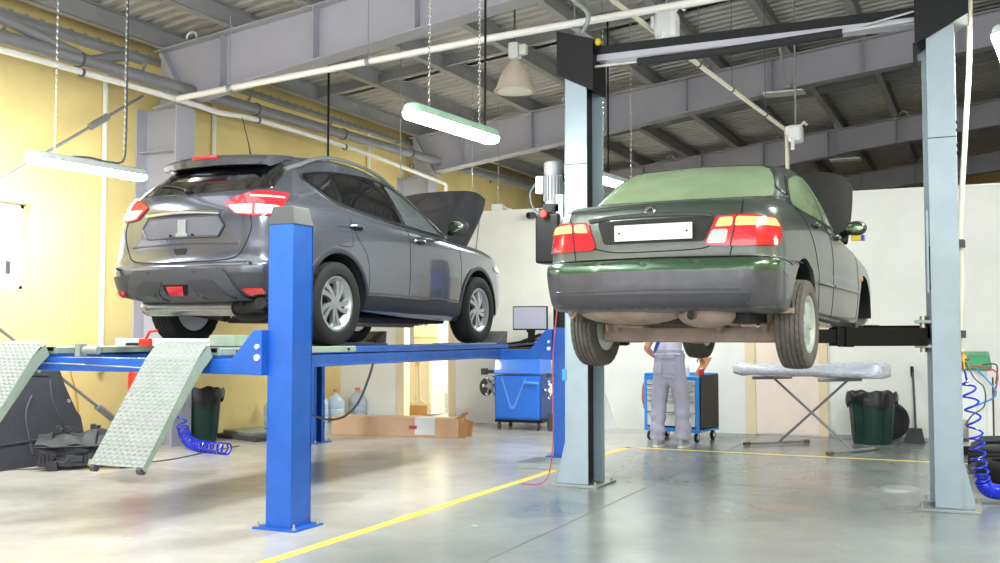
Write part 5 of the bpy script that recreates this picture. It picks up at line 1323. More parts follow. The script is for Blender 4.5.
for x in (-.30,.28):
    for y in (-.19,.26):
        c = MB(); c.cyl((x-.014,y,.042),(x+.014,y,.042), .042, 18); c.bx(x-.02,x+.02,y-.015,y+.015,.05,.105); c.build('caster', M['capgrey'], fr_, world=False)
# monitor on a stalk, keyboard shelf and printer clutter
b = MB(); b.bx(.02,.12,.1,.14,.98,1.42); b.box((.07,.10,1.38),(.12,.06,.04)); b.build('monitor_stand', M['black'], wa, world=False, bevel=.006)
b = MB(); b.bx(-.19,.33,.05,.09,1.39,1.73); mn = b.build('monitor', M['black'], wa, world=False, bevel=.006); MB().bx(-.175,.315,.046,.052,1.41,1.715).build('screen', M['screen'], mn, world=False, smooth=False)
b = MB(); b.box((-.05,-.06,1.18),(.62,.34,.03), rot=Matrix.Rotation(-.10,4,'Y')); b.bx(-.22,.20,-.14,.12,.985,1.16); b.build('keyboard_shelf', M['capgrey'], wa, world=False, bevel=.006)
b = MB(); b.box((-.02,-.10,1.22),(.50,.17,.03), rot=Matrix.Rotation(-.14,4,'Y')); b.box((.10,.02,1.27),(.34,.16,.04), rot=Matrix.Rotation(-.35,4,'Y')); b.box((.02,.05,1.16),(.40,.22,.10)); b.build('keyboard', M['black'], wa, world=False, bevel=.006)
def sensor_head(sx, z, lab):
    t = MB(); t.box((sx*.46,-.05,z+.20),(.22,.05,.05)); t.box((sx*.58,-.05,z+.2),(.08,.10,.09)); t.build('sensor_arm', M['capgrey'], wa, world=False, bevel=.008)
    c = MB()
    for k in range(6):
        a = 2*PI*k/6; c.tube([(sx*.46,-.12,z),(sx*.46+.10*math.cos(a),-.14,z+.13*math.sin(a))], .016, 6); c.ell((sx*.46+.10*math.cos(a),-.14,z+.13*math.sin(a)),(.028,.03,.028),8,6)
    c.cyl((sx*.46,-.18,z),(sx*.46,-.02,z), .045, 14); c.build('wheel_clamp', M['chrome'], wa, world=False)
    q = MB(); q.ell((sx*.56,-.04,z-.02),(.10,.07,.13),16,10); q.build('sensor_head', M['capgrey'], wa, world=False)
sensor_head(-1, .60, 'l'); sensor_head(1, .56, 'r')
pw = MB(); pw.bx(.36,.44,-.12,.1,0,.24); tag(pw.build('power_block', M['capgrey'], None, bevel=.01) , 'small grey box on the floor beside the blue alignment cabinet', 'box').location = (-5.84, 13.42, 0)

# ------------------------------------------------------------------ bins
def bin_(x, y, label, s=1., mhandle=False):
    t = thing('waste_bin', label, 'bin', (x, y, 0), random.uniform(-1,1), 'green waste bins with black liners')
    b = MB(); b.lathe([(.225*s,0.0),(.232*s,.02),(.275*s,.55*s),(.292*s,.56*s),(.292*s,.59*s),(.268*s,.59*s),(.226*s,.03),(0.001,.03)], seg=40)
    for k in range(12):
        a = 2*PI*k/12; b.box((.255*s*math.cos(a),.255*s*math.sin(a),.30*s),(.014,.02,.44*s), rot=Matrix.Rotation(a,4,'Z') @ Matrix.Rotation(.08,4,'Y'))
    b.build('bin_body', M['bin_green'], t, world=False)
    rows = []; rnd = random.Random(int(x*100)); n = 48
    ph = [rnd.uniform(0,6) for _ in range(6)]
    for j, (r, z) in enumerate(((.15,.48),(.24,.56),(.27,.62),(.300,.645),(.312,.60),(.316,.55),(.308,.49))):
        row = []
        for k in range(n):
            a = 2*PI*k/n; w_ = .5*math.sin(7*a+ph[0])+.4*math.sin(13*a+ph[1])+.3*math.sin(23*a+ph[2])
            rr = (r+.010*w_)*s; zz = z*s+.012*math.sin(5*a+ph[3])+.010*math.sin(11*a+ph[4])+(.035*math.sin(3*a+ph[5])*(j/6 if j > 3 else 0))
            row.append((rr*math.cos(a), rr*math.sin(a), zz))
        row.append(row[0]); rows.append(row)
    l = MB(); l.grid(rows); l.build('liner', M['liner'], t, world=False, angle=60)
    return t
bin_(-1.285, 13.55, 'green bin with black liner by the white wall, right of the wrapped package', .97)
bin_(-8.93, 10.22, 'green bin with black liner by the yellow wall behind the ramp', 1.02)
# black ring leaning on the wall behind the bin
rg = MB(); 
for k, r in enumerate((.235,.215,.195,.175)): rg.lathe([(r-.012,-.02),(r,-.02),(r+.006,0),(r,.02),(r-.012,.02)], c=(0,0,0), axis='y', seg=40, closed=True)
rg.lathe([(0,-.008),(.165,-.008),(.165,.008),(0,.008)], axis='y', seg=36)
o = rg.build('wheel_cover', M['blackrub']); o.location = (-1.125, 14.03, .245); o.rotation_euler = (math.radians(-4), 0, math.radians(6)); tag(o, 'black ribbed disc leaning on the wall behind the green bin', 'disc')
# dustpan on a long handle
dp_ = thing('dustpan', 'dark long-handled dustpan standing by the white wall beside the bin', 'dustpan', (-.82, 13.9, 0))
b = MB(); b.tube([(-.845,14.06,.90),(-.83,14.02,.70),(-.81,13.95,.15)], .014, 10); b.build('handle', M['capgrey'], dp_); MB().tube([(-.848,14.065,.93),(-.842,14.05,.80)], .02, 10).build('grip', M['black'], dp_)
b = MB(); b.hexa([(-.95,13.74,0),(-.69,13.74,0),(-.72,13.99,0),(-.92,13.99,0)], [(-.945,13.75,.02),(-.695,13.75,.02),(-.74,13.98,.17),(-.90,13.98,.17)]); b.build('pan', M['suv_dark'], dp_, bevel=.006)

# ------------------------------------------------------------------ folding stand and wrapped package
st = thing('folding_stand', 'grey folding cross-leg stand carrying the wrapped package', 'stand', (-1.9, 12.6, 0))
for p0, p1 in (((-2.62,12.62,.025),(-2.02,13.2,.025)),((-1.58,11.98,.025),(-1.18,12.72,.025))):
  f_ = MB().tube([p0, p1], .018, 8).build('floor_bar', M['pipe_grey'], st)
  for p in (p0, p1): MB().cyl(Vector(p)-Vector((.03,.03,0)), Vector(p)+Vector((.03,.03,0)), .022, 10).build('end_cap', M['rusty'], f_)
b = MB(); b.tube([(-2.30,12.93,.03),(-1.45,12.52,.80)], .015, 10); b.build('cross_leg', M['pipe_grey'], st)
b = MB(); b.tube([(-1.38,12.35,.03),(-2.33,12.85,.80)], .015, 10); b.build('cross_leg', M['pipe_grey'], st)
b = MB(); b.tube([(-2.54,12.62,.81),(-2.16,13.05,.81)], .02, 8); b.build('top_bar', M['pipe_grey'], st)
b = MB(); b.tube([(-1.74,12.35,.81),(-1.32,12.75,.81)], .02, 8); b.build('top_bar', M['pipe_grey'], st)
pk = thing('wrapped_package', 'long package wrapped in clear plastic lying on the folding stand', 'package', (-1.85, 12.66, .83))
rows = []; rnd = random.Random(3)
n = 30; Ln = Vector((.995,-.10,0)); Wn = Vector((.10,.995,0)); C0 = Vector((-1.885,12.64,.912))
for i in range(n+1):
    t = -1+2*i/n; e = abs(t); sc = 1 if e < .90 else max(.0, 1-(e-.90)/.1*.55); row = []
    puff = 1+.25*max(0, e-.8)/.2
    for k in range(20):
        a = 2*PI*k/20; ca, sa = math.cos(a), math.sin(a)
        y = .20*math.copysign(abs(ca)**.5, ca)*sc+rnd.uniform(-.012,.012); z = .085*math.copysign(abs(sa)**.6, sa)*sc*puff*(.85+.5*max(0,t))+rnd.uniform(-.008,.008)
        row.append(C0+Ln*(.895*t)+Wn*y+Vector((0,0,max(z,-.080))))
    row.append(row[0]); rows.append(row)
b = MB(); b.grid(rows)
for r in (rows[0], rows[-1]): b._m(r[:-1], [tuple(range(20))])
b.build('wrapping', M['wrap'], pk, angle=180)

# ------------------------------------------------------------------ tool trolley
tt = thing('tool_trolley', 'blue tool trolley with silver drawers in front of the mechanic', 'tool trolley', (-3.53, 13.03, 0), math.radians(-10))
W2, D2 = .37, .30
b = MB()
for x in (-W2, W2-.04): 
    b.bx(x, x+.04, -D2, -D2+.04, .12, .80); b.bx(x, x+.04, D2-.04, D2, .12, .80)
b.bx(-W2, W2, -D2, -D2+.03, .12, .17); b.bx(-W2, W2, D2-.03, D2, .12, .80); b.bx(-W2, -W2+.02, -D2, D2, .12, .80); b.bx(-W2, W2, -D2, D2, .12, .15)
b.bx(-W2, W2, -D2, -D2+.03, .76, .80)
b.build('frame', M['trolley_blue'], tt, world=False, bevel=.006)
b = MB(); b.bx(-W2, W2, -D2, D2, .775, .80); b.bx(-W2, -W2+.02, -D2, D2, .80, .84); b.bx(-W2, W2, D2-.02, D2, .80, .84); b.build('top_tray', M['trolley_blue'], tt, world=False, bevel=.004)
MB().bx(W2-.002, W2+.014, -D2+.05, D2-.01, .16, .83).build('side_panel', M['tarp'], tt, world=False, bevel=.004)
for z, h in ((.70,.055),(.635,.055),(.57,.055),(.505,.055),(.36,.135),(.19,.155)):
    d = MB().bx(-W2+.045, W2-.045, -D2-.008, -D2+.30, z, z+h).build('drawer', M['drawer'], tt, world=False, bevel=.004)
    MB().bx(-W2+.07, W2-.07, -D2-.018, -D2-.006, z+h-.018, z+h-.006).build('drawer_pull', M['alu'], d, world=False, bevel=.002)
for x in (-W2+.05, W2-.05):
    for y in (-D2+.06, D2-.06):
        c = MB(); c.cyl((x-.016,y,.056),(x+.016,y,.056), .056, 20); cw = c.build('caster', M['blackrub'], tt, world=False); k = MB(); k.bx(x-.024,x+.024,y-.012,y+.012,.05,.12); k.cyl((x-.02,y,.056),(x+.02,y,.056), .028, 14); k.build('caster_fork', M['chrome'], cw, world=False)
ga = MB(); ga.tube(smooth_path([(-W2-.045,-.10,.74),(-W2-.08,-.12,.66),(-W2-.09,-.12,.50),(-W2-.07,-.10,.40)], 5), [.02]+[.035]*14+[.05], 10); go = ga.build('hanging_work_glove', mat('grey orange glove', (160, 130, 110), .8, col2=(206, 90, 50), scale=10.)); go.location = tt.location; go.rotation_euler = tt.rotation_euler
tag(go, 'grey and orange glove hung on the left side of the blue trolley', 'glove')
def can(px, py, r, h, m, lab, capm):
    c_ = Vector((tt.location.x, tt.location.y, 0))+Matrix.Rotation(math.radians(-10), 3, 'Z') @ Vector((px, py, 0))
    t = thing('spray_can', lab, 'can', (c_.x, c_.y, .80))
    MB().lathe([(r*.95,0),(r,.006),(r,h*.8),(r*.7,h*.87),(0,h*.87)], seg=20).build('can_body', m, t, world=False); MB().lathe([(r*.6,h*.87),(r*.6,h),(0,h)], seg=16).build('cap', capm, t, world=False)
can(.14,-.12,.032,.15,M['plastic_white'],'white bottle standing on the blue trolley right of the mechanic',M['plastic_white'])
can(.27,.02,.035,.11,M['red'],'small red can standing on the blue trolley top',M['plastic_white'])
def on_top(px, py): 
    c_ = Vector((tt.location.x, tt.location.y, 0))+Matrix.Rotation(math.radians(-10), 3, 'Z') @ Vector((px, py, 0)); return (c_.x, c_.y, .80)
t = thing('socket_ratchet', 'dark ratchet tool lying on the blue trolley top', 'tool', on_top(-.10,-.02)); t.location.z += .003; b = MB(); b.tube([(-.12,0,.018),(.12,.02,.018)], .014, 8); b.build('shaft', M['under_dark'], t, world=False); MB().cyl((.12,.02,.0),(.12,.02,.04), .03, 16).build('ratchet_head', M['black'], t, world=False)
t = MB(); t.prism([(0,0,0),(.10,0,0),(.24,0,.24),(.14,0,.24)], (0,.03,0)); cb_ = t.build('cardboard_flap', M['wood_tan']); cb_.location = (on_top(.14,.06)[0], on_top(.14,.06)[1], .80); tag(cb_, 'tan cardboard piece leaning on the trolley behind the cans', 'cardboard')

# ------------------------------------------------------------------ green and white service machine
gm = thing('service_machine', 'green and white service machine half hidden by the near grey post', 'workshop machine', (-.08, 12.9, 0))
MB().bx(-.34,.02,12.62,13.2,.10,.96).build('cabinet', M['machine_white'], gm, bevel=.012)
b = MB(); b.hexa([(-.36,12.58,.94),(.06,12.58,.94),(.06,13.22,.94),(-.36,13.22,.94)], [(-.34,12.66,1.10),(.03,12.66,1.10),(.03,13.2,1.14),(-.34,13.2,1.14)]); b.build('top_housing', M['machine_green'], gm, bevel=.02, seg=3)
b = MB(); b.bx(.0,.05,12.60,12.66,.1,.94); b.build('corner_post', M['machine_white'], gm, bevel=.006)
b = MB(); b.bx(.02,.07,12.65,13.15,.1,.85); b.build('side_rail', M['capgrey'], gm, bevel=.006)
for y in (12.7, 13.12): MB().cyl((.0,y,.1),(.06,y,.1), .10, 22).build('wheel', M['blackrub'], gm, bevel=.01)
MB().bx(-.3,-.02,12.62,13.1,.02,.1).build('base', M['black'], gm)
MB().lathe([(.0,.20),(.055,.20),(.06,.21),(.06,.38),(.05,.40),(0,.40)], c=(-.25,12.55,0), seg=24).build('filter_cup', M['galv'], gm)
MB().bx(-.31,-.19,12.52,12.62,.16,.20).build('cup_shelf', M['capgrey'], gm)
for i, (m, o1, o2, o3) in enumerate((('cable_red',(-.15,12.56,.99),(.10,12.5,.92),(.05,12.56,.62)), ('label_blue',(-.10,12.57,.96),(.09,12.46,.70),(-.12,12.56,.55)), ('cable',(-.04,12.57,1.0),(.10,12.52,1.0),(.09,12.55,.8)))):
    MB().tube(smooth_path([o1, o2, o3], 10), .009, 6).build('service_hose', M[m], gm)
# low trolley with tyres on the floor behind the near post
lt = thing('floor_jack', 'black low trolley jack on the floor behind the near grey post', 'jack', (.06, 11.3, 0))
b = MB(); b.bx(-.16,.5,11.0,11.7,.16,.24); b.bx(-.18,.55,10.96,11.02,.05,.20); b.bx(-.18,.55,11.66,11.72,.05,.20); b.build('jack_frame', M['black'], lt, bevel=.008)
b = MB(); b.tube([(-.12,11.3,.24),(-.05,11.3,.30),(.4,11.3,.33)], .04, 10); b.build('lift_bar', M['suv_dark'], lt)
for x in (-.12,.48):
    for y in (10.98,11.70): MB().cyl((x,y-.03,.06),(x,y+.03,.06), .06, 18).build('roller', M['capgrey'], lt)
for k, (x, y, z) in enumerate(((.20,10.5,.0),)):
    t = MB(); prof = [(.18,0),(.26,.0),(.30,.03),(.31,.06),(.31,.14),(.30,.17),(.26,.2),(.18,.2),(.18,.17),(.26,.15),(.26,.05),(.18,.03)]
    t.lathe(prof, c=(x,y,z), seg=48, closed=True); tag(t.build('tyre', M['tyre']), 'loose black tyre lying on the floor beside the blue coiled hose', 'tyre')

# ------------------------------------------------------------------ left wall clutter
# large under-engine shield leaning on the wall
M2 = M['tray_dark']
sh = thing('engine_shield', 'large dark plastic under-engine shield leaning against the yellow wall', 'car part', (-8.9, 7.7, 0))
out = round_poly([(7.02,.0),(7.95,.0),(8.30,.10),(8.32,.45),(8.28,.50),(8.20,.78),(8.17,1.03),(8.02,1.06),(7.90,1.04),(7.75,1.05),(7.5,.95),(7.25,.9),(7.05,.45)], .05)
b = MB(); lean = lambda z: -8.74-.34*z
b.prism([(lean(z), y, z+.002) for y, z in out], (.02,0,.006)); b.build('panel', M2, sh, bevel=.006)
rb = MB()
for pts in ([(7.2,.2),(7.35,.75),(7.6,.9),(8.0,.9)], [(7.6,.12),(7.62,.5),(7.75,.7)], [(8.1,.3),(8.0,.6),(8.02,.85)], [(7.1,.24),(7.8,.26),(8.28,.30)]):
    rb.tube(smooth_path([(lean(z)+.022, y, z) for y, z in pts], 5), .016, 6)
rb.build('rib', M2, sh)
for y, z in ((8.2,.62),(7.4,.85),(7.9,.95)): MB().cyl((lean(z)+.015,y,z),(lean(z)+.028,y,z+.003), .022, 12).build('fixing_hole', M['galv'], sh)
# crumpled second undertray on the floor
s2 = thing('splash_guard', 'small ribbed dark splash guard lying on the floor before the shield', 'car part', (-8.24, 7.84, 0), math.radians(40))
import mathutils
def lump(name, nu, nv, f, thick=.012):
    rows = []
    for i in range(nu+1):
        rows.append([f(-1+2*i/nu, -1+2*j/nv) for j in range(nv+1)])
    b = MB(); b.grid(rows); bmesh.ops.recalc_face_normals(b.bm, faces=b.bm.faces); bmesh.ops.solidify(b.bm, geom=b.bm.faces[:], thickness=thick)
    return b.build(name, M2, s2, world=False, angle=28)
def cell(u, v, s): 
    return mathutils.noise.cell(Vector((u*s+3.3, v*s*.6+1.7, .5)))
lump('upper_shell', 60, 26, lambda u, v: (.46*u+.02*v, .21*v, .235+.115*(1-abs(v)**2.2)*(1-.35*abs(u)**3)+.035*cell(u, v, 3.2)*(1-abs(v)**4)+.018*math.sin(9*u+3*v)-.05*max(0, v)))
lump('lower_lip', 50, 8, lambda u, v: (.44*u, -.205+.035*v+.015*cell(u, v, 5), .125+.085*v-.05*max(0, u)*(1-v)*.5+(.07*(1-v)*.5 if abs(u-.35) < .35 else 0)))
b = MB(); b.tube([(-.47,-.225,.222),(0,-.232,.228),(.46,-.22,.236)], .010, 6); b.build('edge_rail', M['black'], s2, world=False)
for u, v, h in ((-.30,.10,.05),(-.22,.12,.035),(.02,.12,.07),(.07,.10,.05),(.30,.08,.04)):
    b = MB(); b.box((u,v,.365),(.05,.05,h+.04), rot=Matrix.Rotation(.6*u,4,'Y')); b.box((u+.03,v-.04,.36),(.03,.06,h)); b.build('clip_block', M2, s2, world=False, bevel=.008)
b = MB(); b.box((-.36,-.25,.11),(.14,.06,.13), rot=Matrix.Rotation(.3,4,'Y')); b.box((-.30,-.28,.05),(.09,.05,.09)); b.tube([(-.28,-.27,.09),(-.2,-.28,.07),(-.14,-.27,.12)], .012, 6)
for k in range(4): b.box((-.41+.035*k,-.285,.13),(.008,.02,.10))
b.build('corner_bracket', M2, s2, world=False, bevel=.006)
for u in (-.36, .38):
    b = MB(); b.box((u,.05,.10),(.06,.20,.20)); b.build('support_rib', M2, s2, world=False, bevel=.006)
# red canister behind the ramp, by the column
rc_ = thing('fire_extinguisher', 'red fire extinguisher standing by the wall behind the ramp', 'fire extinguisher', (-8.95, 9.22, 0))
MB().lathe([(.10,.42),(.105,.44),(.105,.86),(.09,.93),(.04,.97),(.035,1.0),(0,1.0)], c=(-8.95,9.22,0), seg=30).build('cylinder', M['red'], rc_)
b = MB(); b.box((-8.95,9.22,1.03),(.05,.12,.05)); b.tube([(-8.95,9.26,1.02),(-8.89,9.34,.95),(-8.89,9.32,.6)], .012, 8); b.build('valve_and_hose', M['black'], rc_)
b = MB(); b.bx(-9.07,-8.83,9.10,9.34,0,.42); b.build('stand', M['capgrey'], rc_, bevel=.01)
# left coil hose
ch = thing('coiled_air_hose', 'blue coiled air hose lying on the floor by the left bin', 'hose', (-8.3, 9.9, 0))
axis = smooth_path([(-8.72,9.63,.75),(-8.70,9.64,.45),(-8.62,9.62,.22),(-8.45,9.52,.10),(-8.2,9.38,.068),(-7.95,9.28,.068),(-7.62,9.22,.068)], 8)
b = MB(); b.tube([Vector((-8.74,9.60,1.45)), Vector((-8.74,9.61,1.0))]+coil(axis, .062, 640, lambda t: 7 if t < .3 else 27), .0095, 6); b.build('coil', M['coil_blue'], ch)
# pallet like grey boards
gb = thing('grey_board', 'low grey board lying on the floor along the yellow wall', 'board', (-8.8, 11.0, 0))
MB().prism([(-9.1,10.75,0.0),(-8.2,10.45,0),(-8.15,10.9,0),(-8.95,11.7,0)], (0,0,.05)).build('board', M['capgrey'], gb, bevel=.006); MB().prism([(-9.05,10.85,0.05),(-8.4,10.6,.05),(-8.35,10.9,.05),(-8.95,11.5,.05)], (0,0,.04)).build('upper_board', M['galv'], gb, bevel=.006)
# long flat cardboard carton
lc = thing('cardboard_carton', 'long low cardboard carton on the floor under the blue lift', 'carton', (-7.0, 11.8, 0))
p, q = Vector((-7.95,11.72,0)), Vector((-6.17,11.95,0)); d = (q-p).normalized(); nrm = Vector((-d.y,d.x,0))
b = MB(); b.prism([p, q, q+nrm*.30, p+nrm*.30], (0,0,.245)); b.build('carton_body', M['card'], lc, bevel=.004)
for s, zz in ((.02,.0),(.24,.0)):
    b = MB(); f0 = q+nrm*s; b.hexa([f0, f0+d*.10, f0+d*.10+nrm*.012, f0+nrm*.012], [f0+Vector((0,0,.235)), f0+d*.13+Vector((0,0,.19)), f0+d*.13+nrm*.012+Vector((0,0,.19)), f0+nrm*.012+Vector((0,0,.235))]); b.build('end_flap', M['card_in'], lc)
b = MB(); t0 = q+Vector((0,0,.245)); b.hexa([t0-d*.05, t0+d*.01, t0+d*.01+nrm*.25, t0-d*.05+nrm*.25], [t0+d*.06+Vector((0,0,.075)), t0+d*.08+Vector((0,0,.08)), t0+d*.08+nrm*.2+Vector((0,0,.08)), t0+d*.06+nrm*.2+Vector((0,0,.075))]); b.build('top_flap', M['card_in'], lc)
b = MB(); a0 = p+d*1.20; b.prism([a0-nrm*.004+Vector((0,0,.03)), a0+d*.28-nrm*.004+Vector((0,0,.03)), a0+d*.28-nrm*.004+Vector((0,0,.25)), a0-nrm*.004+Vector((0,0,.25))], -nrm*.003); b.prism([a0-nrm*.004+Vector((0,0,.247)), a0+d*.28-nrm*.004+Vector((0,0,.247)), a0+d*.28+nrm*.15+Vector((0,0,.247)), a0+nrm*.15+Vector((0,0,.247))], (0,0,.004)); b.build('paper_sheet', M['paper'], lc)
b = MB(); a0 = p+d*1.12; b.prism([a0-nrm*.004+Vector((0,0,.10)), a0+d*.11-nrm*.004+Vector((0,0,.10)), a0+d*.11-nrm*.004+Vector((0,0,.145)), a0-nrm*.004+Vector((0,0,.145))], -nrm*.008); b.build('red_sticker', M['cable_red'], lc)
for a_, m_, w_ in ((1.52, 'card_in', .16),): 
    b = MB(); a0 = p+d*a_; b.prism([a0-nrm*.003+Vector((0,0,.06)), a0+d*w_-nrm*.003+Vector((0,0,.06)), a0+d*w_-nrm*.003+Vector((0,0,.19)), a0-nrm*.003+Vector((0,0,.19))], -nrm*.003); b.build('printed_panel', M['card'], lc)
# water bottles by the wall
def water_bottle(x, y, lab):
    t = thing('water_bottle', lab, 'water bottle', (x, y, 0), 0, 'water bottles by the yellow wall')
    b = MB(); b.lathe([(.001,.0),(.12,.0),(.138,.02),(.138,.09),(.131,.10),(.138,.11),(.138,.19),(.131,.20),(.138,.21),(.138,.30),(.12,.34),(.06,.39),(.032,.41),(.03,.45),(.001,.45)], seg=36); b.build('bottle_body', M['water'], t, world=False)
    MB().lathe([(.001,.445),(.036,.445),(.036,.49),(.001,.49)], seg=20).build('cap', M['bottle_cap'], t, world=False)
water_bottle(-9.0, 13.98, 'water bottle nearest the door frame, pink cap'); water_bottle(-9.02, 13.4, 'water bottle in the middle of the row by the yellow wall'); water_bottle(-9.12, 13.12, 'water bottle partly hidden behind the blue lift post'); water_bottle(-9.1, 11.98, 'water bottle standing apart, beside the grey board')
# loose cables under the blue lift
lcx = thing('hanging_cable', 'grey cable looping down from the blue runway to the floor', 'cable', (-5.9, 9, .4))
MB().tube(smooth_path([(-5.6,9.0,1.08),(-5.66,9.0,.9),(-5.78,9.0,.65),(-5.95,9.0,.50),(-6.15,9.0,.46),(-6.35,9.0,.50)], 8), .012, 8).build('cable', M['cable'], lcx)
MB().tube([(-6.35,9.0,.50),(-6.55,9.0,.62),(-6.60,9.0,1.08)], .012, 8).build('cable_end', M['cable'], lcx)
lc2 = thing('wall_cable', 'thin brown cable on the yellow wall below the runway', 'cable', (-9.3, 9, .4))
MB().tube(smooth_path([(-9.37,8.62,1.2),(-9.37,8.63,.9),(-9.37,8.70,.7),(-9.36,8.74,.4),(-9.36,8.70,.1)], 6), .008, 6).build('cable', M['wood_tan'], lc2)
fc = thing('floor_cable', 'thin dark cable lying on the floor along the left wall', 'cable', (-7.9, 8.2, 0))
MB().tube(smooth_path([(-9.1,6.9,.006),(-8.3,7.75,.006),(-7.9,8.5,.006),(-8.0,9.3,.006),(-8.1,10.0,.006)], 8), .006, 6).build('cable', M['rusty'], fc)
# cream cabinet behind the opening
cb = thing('kitchen_cabinet', 'cream two-door cabinet with tan plinth in the room behind the lift', 'cabinet', (-8.43, 15.2, 0))
x0, x1, y0 = -8.69, -8.22, 14.98
MB().bx(x0, x1, y0, y0+.45, .02, 1.08).bx(x0, x1, y0+.25, y0+.45, 1.08, 1.55).build('carcass', M['wood'], cb, bevel=.004)
MB().bx(x0+.005, x1-.08, y0-.004, y0, .0, .16).build('plinth', M['wood_tan'], cb)
for a in (0, 1):
    xa = x0+.003+a*.234; d_ = MB().bx(xa, xa+.230, y0-.022, y0, .17, 1.06).build('door', M['wood'], cb, bevel=.004)
    pn = MB(); pts = [(xa+.035,y0-.026,.26),(xa+.115,y0-.026,.22),(xa+.195,y0-.026,.26),(xa+.195,y0-.026,.98),(xa+.115,y0-.026,1.02),(xa+.035,y0-.026,.98)]; pn.tube(smooth_path(pts+[pts[0]], 5), .009, 6); pn.build('door_moulding', M['wood'], d_)
    hx = xa+(.205 if a == 0 else .025); MB().tube([(hx,y0-.022,.80),(hx,y0-.045,.82),(hx,y0-.045,.92),(hx,y0-.022,.94)], .007, 6).build('handle', M['brass'], d_)
    d_ = MB().bx(xa, xa+.230, y0+.228, y0+.25, 1.28, 1.53).build('upper_door', M['wood'], cb, bevel=.004)
MB().bx(x0-.01, x1+.01, y0-.05, y0+.45, 1.07, 1.10).build('worktop', M['wood_tan'], cb, bevel=.004)
b = MB(); b.bx(-8.52,-8.3,15.02,15.2,1.103,1.16); tag(b.build('storage_box', M['yellow_bit'], None, bevel=.01), 'small yellow box on the cabinet worktop', 'box')
# grey floor mat / step by the corridor
tag(MB().bx(-7.95,-7.5,15.6,16.2,.0,.03).build('door_mat', M['capgrey'], None, bevel=.01), 'grey mat on the floor of the room behind the lift', 'mat')
# plates bolted on the roof braces
for (x, y, z) in ((-2.68,15.86,5.0),(-2.52,22.1,4.93)):
    tag(MB().bx(x-.30,x+.30,y-.16,y+.16,z-.06,z-.03).build('brace_plate', M['plastic_white'], None, bevel=.01), 'pale plate under the %s roof beam' % ('second' if y < 20 else 'third'), 'plate')
# ------------------------------------------------------------------ the mechanic
def skin_mesh(name, joints, edges, m, parent, sub=2, root=0):
    """joints: {key: (x,y,z,rx,ry)}"""
    keys = list(joints); me = bpy.data.meshes.new(name)
    me.from_pydata([joints[k][:3] for k in keys], [(keys.index(a), keys.index(b)) for a, b in edges], [])
    o = bpy.data.objects.new(name, me); COL.objects.link(o)
    s = o.modifiers.new('skin', 'SKIN'); s.use_smooth_shade = True
    for i, k in enumerate(keys):
        j = joints[k]; me.skin_vertices[0].data[i].radius = (j[3], j[4] if len(j) > 4 else j[3]); me.skin_vertices[0].data[i].use_root = (i == root)
    ss = o.modifiers.new('sub', 'SUBSURF'); ss.levels = sub; ss.render_levels = sub
    dg = bpy.context.evaluated_depsgraph_get(); dg.update()
    m2 = bpy.data.meshes.new_from_object(o.evaluated_get(dg)); o.modifiers.clear(); o.data = m2; m2.materials.clear(); m2.materials.append(m)
    m2.shade_smooth()
    if parent: o.parent = parent
    return o
